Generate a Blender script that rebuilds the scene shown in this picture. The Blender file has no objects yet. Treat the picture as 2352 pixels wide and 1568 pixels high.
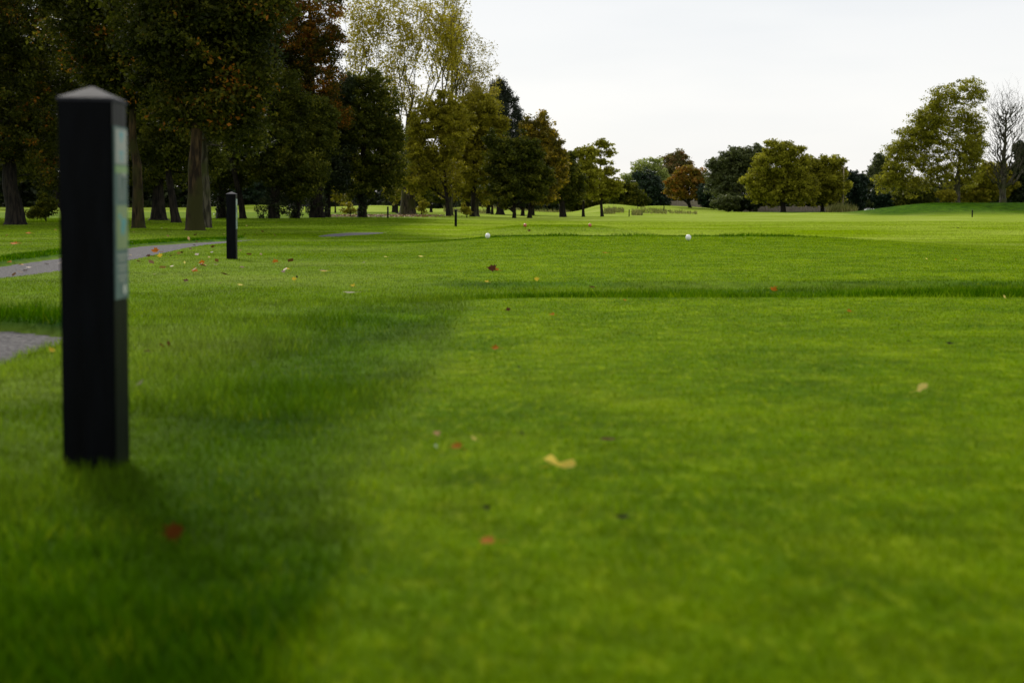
import bpy, bmesh, math, random
import numpy as np
from mathutils import Vector
random.seed(7)
RNG = np.random.default_rng(11)
sc = bpy.context.scene
COL = sc.collection

# ------------------------------------------------------------------ camera geometry (used to measure the place)
F, CX, CY, HZ = 3267.0, 1176.0, 784.0, 472.0
TH = math.atan((CY - HZ) / F)
CAMZ = 0.634
ct, st = math.cos(TH), math.sin(TH)

def ray(u, v):
    x = (u - CX) / F; y = -(v - CY) / F
    return np.array([x, ct + y * st, -st + y * ct])

def at_plane(u, v, Y):
    d = ray(u, v); t = Y / d[1]
    return d[0] * t, CAMZ + d[2] * t

def mpp(Y):            # metres per measured pixel at distance Y
    return Y / F

def sstep(a, b, x):
    t = np.clip((x - a) / (b - a), 0, 1)
    return t * t * (3 - 2 * t)

# ------------------------------------------------------------------ value noise
_perm = RNG.random((256, 256))
def vnoise(x, y):
    xi = np.floor(x).astype(int); yi = np.floor(y).astype(int)
    fx = x - xi; fy = y - yi
    fx = fx * fx * (3 - 2 * fx); fy = fy * fy * (3 - 2 * fy)
    a = _perm[xi % 256, yi % 256]; b = _perm[(xi + 1) % 256, yi % 256]
    c = _perm[xi % 256, (yi + 1) % 256]; d = _perm[(xi + 1) % 256, (yi + 1) % 256]
    return (a * (1 - fx) + b * fx) * (1 - fy) + (c * (1 - fx) + d * fx) * fy
def fbm(x, y, o=4):
    s = 0; a = .5; n = 0
    for i in range(o):
        s = s + a * vnoise(x * 2 ** i + 17.3 * i, y * 2 ** i + 5.1 * i); n += a; a *= .5
    return s / n

# ------------------------------------------------------------------ terrain
YR = [-20, 3.5, 10, 13, 20, 30, 40, 50, 75, 130, 200, 240, 280, 350, 500, 1300]
HR = [.634, .634, .645, .68, .80, .90, .98, 1.05, 1.12, 1.30, 1.45, 1.22, 1.29, 1.65, 2.4, 6.5]
YL = [-20, 3.5, 10, 20, 36, 55, 75, 110, 140, 200, 300, 400, 600, 1300]
HL = [.634, .634, .68, .74, .87, .95, 1.10, .99, .90, .85, .35, .7, 2.2, 7]

def deck(X, Y, x0, x1, y0, y1, sx, sy0, sy1, sr=None):
    sr = sr or sx
    return sstep(x0 - sx, x0 + sx, X) * (1 - sstep(x1 - sr, x1 + sr, X)) * sstep(y0 - sy0, y0 + sy0, Y) * (1 - sstep(y1 - sy1, y1 + sy1, Y))

def masks(X, Y):
    wob = (fbm(X * .35 + 3, Y * .35, 3) - .5)
    bx = -.33 + .06 * sstep(3, 9, Y) - .35 * sstep(9.5, 12, Y) + .22 * (fbm(Y * .9 + 9, X * .3, 3) - .5)
    d1 = sstep(bx - .07, bx + .05, X) * (1 - sstep(9.9, 10.4, Y + .5 * wob)) * (1 - sstep(9, 12, X))
    d2 = deck(X, Y + .8 * wob, -1.3, 8.6, 12.9, 33.4, 1.6, .5, 1.0, 3.2)
    d3 = deck(X, Y, -.9, 4.4, 50.0, 58.5, 1.6, 2.6, 1.0)
    return d1, d2, d3

def terrain(X, Y, dip=True):
    X = np.asarray(X, float); Y = np.asarray(Y, float)
    s = X / np.maximum(Y, 3.0)
    hl = np.interp(Y, YL, HL); hr = np.interp(Y, YR, HR)
    w = sstep(-.10, .03, s)
    z = CAMZ - (hl * (1 - w) + hr * w)
    d1, d2, d3 = masks(X, Y)
    lift = d2 * (1 - d1)
    z = z * (1 - lift) + (-.055) * lift
    z = z * (1 - d3) + (-.145) * d3
    dipg = sstep(-1.2, -.2, X) * sstep(10.0, 10.5, Y) * (1 - sstep(12.3, 12.8, Y))
    z = z - .045 * dipg
    # gentle unevenness
    z = z + .03 * (fbm(X * .25, Y * .25, 3) - .5) * sstep(2.5, 8, Y) * (1 - .8 * np.maximum(d1, d2))
    z = z + .25 * (fbm(X * .03 + 7, Y * .03, 3) - .5) * sstep(60, 140, Y)
    # mounds
    def g(cx, cy, h, sl, sr, sy):
        sx = np.where(X < cx, sl, sr)
        return h * np.exp(-((X - cx) / sx) ** 2 - ((Y - cy) / sy) ** 2)
    z = z + g(15.5, 232, 1.55, 4.2, 9, 12)
    z = z + g(35, 335, 1.5, 14, 16, 24)
    z = z + 1.80 * sstep(47, 64, X) * np.exp(-((Y - 212) / 14.0) ** 2)
    z = z + g(46, 208, .45, 10, 12, 10)
    z = z + g(-6, 255, .8, 6, 9, 14) + g(-22, 235, .7, 9, 8, 12) + g(-40, 225, .8, 10, 8, 12)
    if dip:
        z = z - .035 * path_mask(X, Y) + .035 * bank_mask(X, Y)
    return z

PATHS_PX = [
    [(-90, 622), (0, 609), (70, 599), (136, 590), (220, 578), (304, 566), (400, 559), (470, 555), (521, 552), (570, 550), (616, 549),
     (570, 553), (521, 558), (470, 563), (430, 569), (370, 582), (304, 597), (220, 610), (136, 622), (70, 631), (0, 639), (-90, 652)],
    [(726, 541.5), (760, 536.5), (800, 533.5), (850, 532.8), (895, 534), (870, 537.5), (820, 541), (775, 544), (735, 544)],
    [(-110, 748), (0, 753), (70, 757), (140, 762), (196, 771), (140, 783), (70, 807), (0, 832), (-110, 870)],
]
BANKS_PX = [
    [(-110, 748), (0, 753), (70, 757), (140, 762), (196, 770), (196, 752), (140, 740), (70, 732), (0, 728), (-110, 722)],
    [(-90, 622), (0, 609), (70, 599), (136, 590), (220, 578), (304, 566), (400, 559), (470, 555), (560, 550), (560, 546), (470, 550), (400, 552), (304, 557), (220, 568), (136, 578), (70, 586), (0, 595), (-90, 607)]]
PATHS = []; BANKS = []
def bank_mask(X, Y):
    m = np.zeros(np.shape(X))
    for P in BANKS: m = np.maximum(m, inpoly(X, Y, P))
    return m
def path_mask(X, Y):
    m = np.zeros(np.shape(X))
    for P in PATHS:
        m = np.maximum(m, inpoly(X, Y, P))
    return m
def inpoly(X, Y, P):
    c = np.zeros(np.shape(X), bool); n = len(P)
    for i in range(n):
        x1, y1 = P[i]; x2, y2 = P[(i + 1) % n]
        if y1 == y2: continue
        k = ((y1 > Y) != (y2 > Y)) & (X < (x2 - x1) * (Y - y1) / (y2 - y1) + x1)
        c ^= k
    return c.astype(float)

_T = 1.2 * 1.012 ** np.arange(560)
def ground(u, v, dip=True):
    d = ray(u, v); t = _T
    for k in range(3):
        f = CAMZ + d[2] * t < terrain(d[0] * t, d[1] * t, dip)
        i = int(np.argmax(f)) if f.any() else len(t) - 1
        t = np.linspace(t[max(i - 1, 0)], t[i], 24)
    t = t[-1]
    return d[0] * t, d[1] * t, CAMZ + d[2] * t

for P in PATHS_PX:
    PATHS.append([ground(u, v, False)[:2] for u, v in P])
for P in BANKS_PX:
    BANKS.append([ground(u, v, False)[:2] for u, v in P])

# ------------------------------------------------------------------ object helpers
def tag(o, label=None, cat=None, group=None, kind=None):
    if label: o['label'] = label
    if cat: o['category'] = cat
    if group: o['group'] = group
    if kind: o['kind'] = kind
    return o
def empty(name, loc, rz=0):
    o = bpy.data.objects.new(name, None); COL.objects.link(o)
    o.location = loc; o.rotation_euler = (0, 0, rz); o.empty_display_size = .2
    return o
def mesh_obj(name, verts, faces_idx, nper, mat, parent=None, tint=None, smooth=False, extra=None):
    """verts (n,3); faces_idx flat loop array; nper faces sizes (int or array)"""
    verts = np.asarray(verts, np.float32); fi = np.asarray(faces_idx, np.int32).ravel()
    me = bpy.data.meshes.new(name)
    me.vertices.add(len(verts)); me.vertices.foreach_set('co', verts.ravel())
    me.loops.add(len(fi)); me.loops.foreach_set('vertex_index', fi)
    if np.isscalar(nper):
        nf = len(fi) // nper; starts = np.arange(nf, dtype=np.int32) * nper
    else:
        nper = np.asarray(nper, np.int32); nf = len(nper); starts = np.concatenate([[0], np.cumsum(nper)[:-1]]).astype(np.int32)
    me.polygons.add(nf); me.polygons.foreach_set('loop_start', starts)
    if smooth: me.polygons.foreach_set('use_smooth', np.ones(nf, bool))
    if tint is not None:
        a = me.attributes.new('tint', 'FLOAT', 'FACE'); a.data.foreach_set('value', np.asarray(tint, np.float32))
    if extra:
        for k, (dom, val) in extra.items():
            a = me.attributes.new(k, 'FLOAT', dom); a.data.foreach_set('value', np.asarray(val, np.float32))
    me.update(calc_edges=True)
    me.materials.append(mat)
    o = bpy.data.objects.new(name, me); COL.objects.link(o)
    if parent: o.parent = parent
    return o
def bm_obj(name, bm, mat, parent=None, smooth=False):
    bmesh.ops.recalc_face_normals(bm, faces=bm.faces)
    me = bpy.data.meshes.new(name); bm.to_mesh(me); bm.free()
    if smooth:
        for p in me.polygons: p.use_smooth = True
    me.materials.append(mat)
    o = bpy.data.objects.new(name, me); COL.objects.link(o)
    if parent: o.parent = parent
    return o
def copy_tree(o, parent=None):
    c = o.copy(); COL.objects.link(c)
    if parent: c.parent = parent
    for ch in list(o.children): copy_tree(ch, c)
    return c

# ------------------------------------------------------------------ materials
def nt(name):
    m = bpy.data.materials.new(name); m.use_nodes = True; n = m.node_tree; n.nodes.clear()
    out = n.nodes.new('ShaderNodeOutputMaterial'); return m, n, out
def ramp(n, stops):
    r = n.nodes.new('ShaderNodeValToRGB'); e = r.color_ramp.elements
    while len(e) > 1: e.remove(e[-1])
    e[0].position = stops[0][0]; e[0].color = (*stops[0][1], 1)
    for p, c in stops[1:]:
        x = e.new(p); x.color = (*c, 1)
    return r
def mat_leaf(name, stops, trans=.35, rough=.55, spec=.3, nscale=.6, namp=.35):
    m, n, out = nt(name); L = n.links
    at = n.nodes.new('ShaderNodeAttribute'); at.attribute_name = 'tint'
    geo = n.nodes.new('ShaderNodeNewGeometry')
    no = n.nodes.new('ShaderNodeTexNoise'); no.inputs['Scale'].default_value = nscale; no.inputs['Detail'].default_value = 2
    L.new(geo.outputs['Position'], no.inputs['Vector'])
    ma = n.nodes.new('ShaderNodeMath'); ma.operation = 'MULTIPLY_ADD'; ma.inputs[1].default_value = namp * 2; ma.inputs[2].default_value = -namp
    L.new(no.outputs['Fac'], ma.inputs[0])
    ad = n.nodes.new('ShaderNodeMath'); ad.operation = 'ADD'; ad.use_clamp = True
    L.new(at.outputs['Fac'], ad.inputs[0]); L.new(ma.outputs[0], ad.inputs[1])
    r = ramp(n, stops); L.new(ad.outputs[0], r.inputs['Fac'])
    p = n.nodes.new('ShaderNodeBsdfPrincipled'); p.inputs['Roughness'].default_value = rough
    p.inputs['Specular IOR Level'].default_value = spec
    t = n.nodes.new('ShaderNodeBsdfTranslucent')
    mx = n.nodes.new('ShaderNodeMixShader'); mx.inputs[0].default_value = trans
    L.new(r.outputs[0], p.inputs['Base Color']); L.new(r.outputs[0], t.inputs['Color'])
    L.new(p.outputs[0], mx.inputs[1]); L.new(t.outputs[0], mx.inputs[2]); L.new(mx.outputs[0], out.inputs['Surface'])
    return m
def mat_basic(name, stops, rough=.7, spec=.3, scale=8, detail=4, bump=0., coords='Object', vec_scale=(1, 1, 1), metallic=0):
    m, n, out = nt(name); L = n.links
    tc = n.nodes.new('ShaderNodeTexCoord'); mp = n.nodes.new('ShaderNodeMapping'); mp.inputs['Scale'].default_value = vec_scale
    L.new(tc.outputs[coords], mp.inputs['Vector'])
    no = n.nodes.new('ShaderNodeTexNoise'); no.inputs['Scale'].default_value = scale; no.inputs['Detail'].default_value = detail
    L.new(mp.outputs[0], no.inputs['Vector'])
    r = ramp(n, stops); L.new(no.outputs['Fac'], r.inputs['Fac'])
    p = n.nodes.new('ShaderNodeBsdfPrincipled'); p.inputs['Roughness'].default_value = rough
    p.inputs['Specular IOR Level'].default_value = spec; p.inputs['Metallic'].default_value = metallic
    L.new(r.outputs[0], p.inputs['Base Color'])
    if bump:
        b = n.nodes.new('ShaderNodeBump'); b.inputs['Strength'].default_value = bump; b.inputs['Distance'].default_value = .02
        L.new(no.outputs['Fac'], b.inputs['Height']); L.new(b.outputs[0], p.inputs['Normal'])
    L.new(p.outputs[0], out.inputs['Surface'])
    return m

def grass_color_nodes(n, L, blades):
    """colour from real position noise and the turf-type attribute; shared by soil sheet and blades"""
    geo = n.nodes.new('ShaderNodeNewGeometry')
    def noise(s, d=3, sc_=(1, 1, 1)):
        mp = n.nodes.new('ShaderNodeMapping'); mp.inputs['Scale'].default_value = sc_
        L.new(geo.outputs['Position'], mp.inputs['Vector'])
        x = n.nodes.new('ShaderNodeTexNoise'); x.inputs['Scale'].default_value = s; x.inputs['Detail'].default_value = d
        L.new(mp.outputs[0], x.inputs['Vector']); return x.outputs['Fac']
    def mix(f, a, b):
        x = n.nodes.new('ShaderNodeMix'); x.data_type = 'RGBA'
        for s, val in ((x.inputs[0], f), (x.inputs[6], a), (x.inputs[7], b)):
            if hasattr(val, 'node'): L.new(val, s)
            elif isinstance(val, tuple): s.default_value = (*val, 1)
            else: s.default_value = val
        return x.outputs[2]
    def rng(val, a, b, c=0, d=1):
        x = n.nodes.new('ShaderNodeMapRange'); x.inputs[1].default_value = a; x.inputs[2].default_value = b
        x.inputs[3].default_value = c; x.inputs[4].default_value = d; L.new(val, x.inputs[0]); return x.outputs[0]
    def attr(nm):
        a = n.nodes.new('ShaderNodeAttribute'); a.attribute_name = nm; return a.outputs['Fac']
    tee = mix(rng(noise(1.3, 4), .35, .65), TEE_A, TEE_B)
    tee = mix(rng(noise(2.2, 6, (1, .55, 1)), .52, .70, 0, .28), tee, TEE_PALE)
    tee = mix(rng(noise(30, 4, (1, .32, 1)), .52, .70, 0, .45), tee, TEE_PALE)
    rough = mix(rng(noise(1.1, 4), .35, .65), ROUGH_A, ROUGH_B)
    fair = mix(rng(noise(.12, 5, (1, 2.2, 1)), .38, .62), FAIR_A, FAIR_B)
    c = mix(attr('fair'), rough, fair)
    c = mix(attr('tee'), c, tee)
    if blades:
        t = attr('tint')
        c2 = mix(rng(t, .75, 1.0, 0, .5), c, DRY)
        hs = n.nodes.new('ShaderNodeHueSaturation'); L.new(c2, hs.inputs['Color']); L.new(rng(t, 0, .8, .45, 1.5), hs.inputs['Value'])
        return hs.outputs[0], geo
    return c, geo
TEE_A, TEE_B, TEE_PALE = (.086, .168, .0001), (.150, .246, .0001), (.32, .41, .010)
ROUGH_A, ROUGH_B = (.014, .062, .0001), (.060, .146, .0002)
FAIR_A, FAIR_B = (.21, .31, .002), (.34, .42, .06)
DRY = (.24, .28, .006)

def mat_ground():
    m, n, out = nt('turf_soil'); L = n.links
    c, geo = grass_color_nodes(n, L, False)
    no = n.nodes.new('ShaderNodeTexNoise'); no.inputs['Scale'].default_value = 6; no.inputs['Detail'].default_value = 6
    L.new(geo.outputs['Position'], no.inputs['Vector'])
    hs = n.nodes.new('ShaderNodeHueSaturation'); L.new(c, hs.inputs['Color'])
    r = n.nodes.new('ShaderNodeMapRange'); r.inputs[1].default_value = .3; r.inputs[2].default_value = .7; r.inputs[3].default_value = .55; r.inputs[4].default_value = .95
    L.new(no.outputs['Fac'], r.inputs[0]); L.new(r.outputs[0], hs.inputs['Value'])
    p = n.nodes.new('ShaderNodeBsdfPrincipled'); p.inputs['Roughness'].default_value = .95; p.inputs['Specular IOR Level'].default_value = .02
    b = n.nodes.new('ShaderNodeBump'); b.inputs['Strength'].default_value = .6; b.inputs['Distance'].default_value = .05
    L.new(no.outputs['Fac'], b.inputs['Height']); L.new(b.outputs[0], p.inputs['Normal'])
    L.new(hs.outputs[0], p.inputs['Base Color']); L.new(p.outputs[0], out.inputs['Surface'])
    return m
def mat_blade():
    m, n, out = nt('grass_blade'); L = n.links
    c, geo = grass_color_nodes(n, L, True)
    p = n.nodes.new('ShaderNodeBsdfPrincipled'); p.inputs['Roughness'].default_value = .9; p.inputs['Specular IOR Level'].default_value = .0
    t = n.nodes.new('ShaderNodeBsdfTranslucent'); mx = n.nodes.new('ShaderNodeMixShader'); mx.inputs[0].default_value = .45
    L.new(c, p.inputs['Base Color']); L.new(c, t.inputs['Color'])
    L.new(p.outputs[0], mx.inputs[1]); L.new(t.outputs[0], mx.inputs[2]); L.new(mx.outputs[0], out.inputs['Surface'])
    return m
M_GROUND, M_BLADE = mat_ground(), mat_blade()

def mat_bark(name, a, b, moss=None):
    m, n, out = nt(name); L = n.links
    geo = n.nodes.new('ShaderNodeNewGeometry')
    mp = n.nodes.new('ShaderNodeMapping'); mp.inputs['Scale'].default_value = (9, 9, 1.6); L.new(geo.outputs['Position'], mp.inputs['Vector'])
    no = n.nodes.new('ShaderNodeTexNoise'); no.inputs['Scale'].default_value = 1; no.inputs['Detail'].default_value = 6; L.new(mp.outputs[0], no.inputs['Vector'])
    r = ramp(n, [(.42, a), (.60, b)]); L.new(no.outputs['Fac'], r.inputs['Fac'])
    col = r.outputs[0]
    if moss:
        n2 = n.nodes.new('ShaderNodeTexNoise'); n2.inputs['Scale'].default_value = .9; n2.inputs['Detail'].default_value = 3; L.new(geo.outputs['Position'], n2.inputs['Vector'])
        r2 = ramp(n, [(.45, (0, 0, 0)), (.6, (1, 1, 1))]); L.new(n2.outputs['Fac'], r2.inputs['Fac'])
        mx = n.nodes.new('ShaderNodeMix'); mx.data_type = 'RGBA'; L.new(r2.outputs[0], mx.inputs[0]); L.new(col, mx.inputs[6]); mx.inputs[7].default_value = (*moss, 1); col = mx.outputs[2]
    p = n.nodes.new('ShaderNodeBsdfPrincipled'); p.inputs['Roughness'].default_value = .9; p.inputs['Specular IOR Level'].default_value = .15
    b_ = n.nodes.new('ShaderNodeBump'); b_.inputs['Strength'].default_value = .9; b_.inputs['Distance'].default_value = .06
    L.new(no.outputs['Fac'], b_.inputs['Height']); L.new(b_.outputs[0], p.inputs['Normal'])
    L.new(col, p.inputs['Base Color']); L.new(p.outputs[0], out.inputs['Surface'])
    return m
BARK_BROWN = mat_bark('brown_bark', (.014, .009, .005), (.065, .042, .018), (.030, .030, .007))
BARK_DARK = mat_bark('dark_bark', (.006, .005, .004), (.024, .019, .013))
BARK_GREY = mat_bark('grey_bark', (.025, .022, .015), (.10, .088, .06), (.05, .055, .018))
BARK_POPLAR = mat_bark('poplar_bark', (.018, .014, .008), (.075, .058, .032), (.045, .045, .010))

LV = {
 'dark': mat_leaf('dark_green_foliage', [(0, (.016, .024, .002)), (.5, (.065, .078, .006)), (.85, (.15, .155, .012)), (1, (.26, .24, .02))], .42, spec=.12),
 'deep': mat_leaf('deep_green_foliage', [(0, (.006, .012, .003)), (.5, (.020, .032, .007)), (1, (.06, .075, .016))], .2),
 'olive': mat_leaf('olive_foliage', [(0, (.11, .105, .008)), (.5, (.26, .235, .014)), (1, (.42, .37, .025))], .45, spec=.12),
 'maple': mat_leaf('turning_maple_foliage', [(0, (.012, .016, .002)), (.45, (.055, .058, .004)), (.62, (.13, .085, .007)), (.80, (.28, .095, .007)), (.95, (.34, .14, .012)), (1, (.20, .18, .02))], .42, spec=.1, nscale=.35, namp=.55),
 'green_maple': mat_leaf('green_maple_foliage', [(0, (.008, .013, .001)), (.45, (.036, .044, .003)), (.8, (.10, .105, .008)), (.9, (.20, .16, .012)), (.97, (.36, .13, .012))], .42, spec=.1, nscale=.5, namp=.5),
 'poplar': mat_leaf('poplar_foliage', [(0, (.18, .16, .010)), (.5, (.36, .31, .018)), (1, (.52, .43, .03))], .5, spec=.1),
 'birch': mat_leaf('pale_yellow_foliage', [(0, (.14, .13, .015)), (.5, (.28, .24, .03)), (1, (.42, .35, .06))], .5, spec=.1),
 'yellow': mat_leaf('golden_foliage', [(0, (.06, .06, .005)), (.5, (.17, .14, .010)), (.8, (.40, .28, .015)), (1, (.60, .40, .02))], .45, namp=.5),
 'pine': mat_leaf('pine_needles', [(0, (.006, .011, .006)), (1, (.032, .042, .018))], .1),
 'conifer': mat_leaf('conifer_foliage', [(0, (.006, .014, .006)), (1, (.024, .05, .018))], .1),
 'bluegreen': mat_leaf('blue_green_foliage', [(0, (.035, .048, .014)), (.5, (.09, .11, .03)), (1, (.18, .20, .06))], .35),
 'fresh': mat_leaf('fresh_green_foliage', [(0, (.12, .15, .03)), (.5, (.27, .32, .07)), (1, (.42, .46, .13))], .45),
 'mid': mat_leaf('mid_green_foliage', [(0, (.085, .092, .006)), (.5, (.25, .245, .014)), (1, (.44, .42, .035))], .45, spec=.12),
 'orange': mat_leaf('orange_foliage', [(0, (.11, .11, .010)), (.5, (.25, .17, .014)), (.85, (.33, .14, .012)), (1, (.46, .17, .02))], .4, namp=.4),
 'russet': mat_leaf('russet_green_foliage', [(0, (.07, .08, .02)), (.5, (.17, .15, .035)), (.85, (.28, .16, .05)), (1, (.34, .15, .05))], .4, nscale=.25, namp=.5),
 'reed': mat_leaf('dry_reeds', [(0, (.07, .09, .012)), (.5, (.15, .16, .03)), (1, (.30, .26, .09))], .3),
}

# ------------------------------------------------------------------ ground sheet
def axis(maxv, a, k):
    v = [0.0]
    while v[-1] < maxv: v.append(v[-1] + max(a, k * v[-1]))
    return np.array(v)
ya = np.concatenate([-axis(12, .5, .1)[::-1][:-1], axis(1300, .11, .011)])
xh = axis(620, .11, .014)
xa = np.concatenate([-xh[::-1][:-1], xh])
GX, GY = np.meshgrid(xa, ya)
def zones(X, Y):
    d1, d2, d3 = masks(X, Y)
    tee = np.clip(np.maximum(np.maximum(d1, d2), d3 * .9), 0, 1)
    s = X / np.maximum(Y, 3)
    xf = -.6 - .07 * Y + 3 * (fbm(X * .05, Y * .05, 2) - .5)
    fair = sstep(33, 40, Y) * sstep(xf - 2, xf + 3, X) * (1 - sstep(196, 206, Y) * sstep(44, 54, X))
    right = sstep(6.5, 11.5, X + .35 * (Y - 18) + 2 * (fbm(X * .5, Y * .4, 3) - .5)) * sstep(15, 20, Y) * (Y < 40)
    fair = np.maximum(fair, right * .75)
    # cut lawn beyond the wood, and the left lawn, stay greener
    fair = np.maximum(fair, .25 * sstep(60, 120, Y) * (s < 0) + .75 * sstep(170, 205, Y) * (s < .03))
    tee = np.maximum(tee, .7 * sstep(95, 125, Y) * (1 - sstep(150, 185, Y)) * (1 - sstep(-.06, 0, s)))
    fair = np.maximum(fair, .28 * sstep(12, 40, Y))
    lush_vignette = .85 * np.exp(-((X + .58 + .03 * Y) / (.26 + .035 * Y)) ** 2) * (1 - sstep(8, 12, Y))
    lush_vignette = np.maximum(lush_vignette, 1 - sstep(2.2, 3.3, Y + .5 * (fbm(X * 1.3, Y * 1.3 + 8, 3) - .5) * 2))  # lens vignette painted in: rough turns darker green towards the camera
    fair = np.maximum(fair, (.40 + .3 * (fbm(X * .7 + 4, Y * .5, 3) - .5)) * (1 - .9 * lush_vignette))
    fair = fair * (1 - .9 * sstep(44, 54, X) * sstep(186, 200, Y))  # shade of the right mound's camera-facing slope painted as darker green
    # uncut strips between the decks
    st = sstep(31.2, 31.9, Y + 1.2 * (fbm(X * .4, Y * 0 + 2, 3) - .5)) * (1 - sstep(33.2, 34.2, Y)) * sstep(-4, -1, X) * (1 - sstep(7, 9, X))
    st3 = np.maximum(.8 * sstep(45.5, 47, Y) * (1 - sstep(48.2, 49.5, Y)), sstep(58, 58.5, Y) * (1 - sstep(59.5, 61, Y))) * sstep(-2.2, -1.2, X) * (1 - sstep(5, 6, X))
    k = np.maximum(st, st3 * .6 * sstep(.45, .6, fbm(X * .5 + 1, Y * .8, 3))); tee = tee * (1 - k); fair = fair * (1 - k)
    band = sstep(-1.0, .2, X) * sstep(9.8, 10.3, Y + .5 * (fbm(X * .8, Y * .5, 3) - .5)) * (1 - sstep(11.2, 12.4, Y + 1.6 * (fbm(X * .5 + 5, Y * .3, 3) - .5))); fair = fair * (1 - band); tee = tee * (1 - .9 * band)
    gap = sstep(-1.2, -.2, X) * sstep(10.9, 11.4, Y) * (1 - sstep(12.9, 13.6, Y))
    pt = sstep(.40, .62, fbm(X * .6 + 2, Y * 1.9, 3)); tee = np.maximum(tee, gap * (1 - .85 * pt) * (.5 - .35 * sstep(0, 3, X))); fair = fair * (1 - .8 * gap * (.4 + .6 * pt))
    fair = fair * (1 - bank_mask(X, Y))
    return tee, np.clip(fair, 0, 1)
GZ = terrain(GX, GY)
ny, nx = GX.shape
idx = np.arange(nx * ny).reshape(ny, nx)
quads = np.stack([idx[:-1, :-1], idx[:-1, 1:], idx[1:, 1:], idx[1:, :-1]], -1).reshape(-1)
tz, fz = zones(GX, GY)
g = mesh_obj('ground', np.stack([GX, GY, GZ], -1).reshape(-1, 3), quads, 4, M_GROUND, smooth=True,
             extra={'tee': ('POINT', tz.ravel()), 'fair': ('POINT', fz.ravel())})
tag(g, 'rolling mown grass ground of the golf course', None, None, 'structure')

# ------------------------------------------------------------------ paths
M_PATH = mat_basic('gravel_tarmac', [(.35, (.045, .042, .044)), (.5, (.085, .080, .082)), (.66, (.16, .15, .145))], .95, .08, 40, 10, .15, 'Object')
for k, P in enumerate(PATHS):
    P_ = np.array(P); step = .06 if k == 2 else .12
    xs = np.arange(P_[:, 0].min(), P_[:, 0].max() + step, step); ys = np.arange(P_[:, 1].min(), P_[:, 1].max() + step, step)
    XX, YY = np.meshgrid(xs, ys); i2 = np.arange(XX.size).reshape(XX.shape)
    cx = (XX[:-1, :-1] + XX[1:, 1:]) / 2; cy = (YY[:-1, :-1] + YY[1:, 1:]) / 2
    keep = inpoly(cx + .08 * (fbm(cx * 3, cy * 3, 2) - .5), cy + .15 * (fbm(cx * 2 + 4, cy * 2, 2) - .5), P) > 0
    q = np.stack([i2[:-1, :-1], i2[:-1, 1:], i2[1:, 1:], i2[1:, :-1]], -1)[keep].reshape(-1)
    ZZ = terrain(XX, YY, False) - .016
    used, inv = np.unique(q, return_inverse=True)
    o = mesh_obj('path', np.stack([XX, YY, ZZ], -1).reshape(-1, 3)[used], inv, 4, M_PATH, smooth=True)
    tag(o, ['grey gravel cart path running behind the black marker posts', 'short far stretch of grey path right of the second post',
            'near end of grey path at the left edge of the picture'][k], None, None, 'structure')

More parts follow.
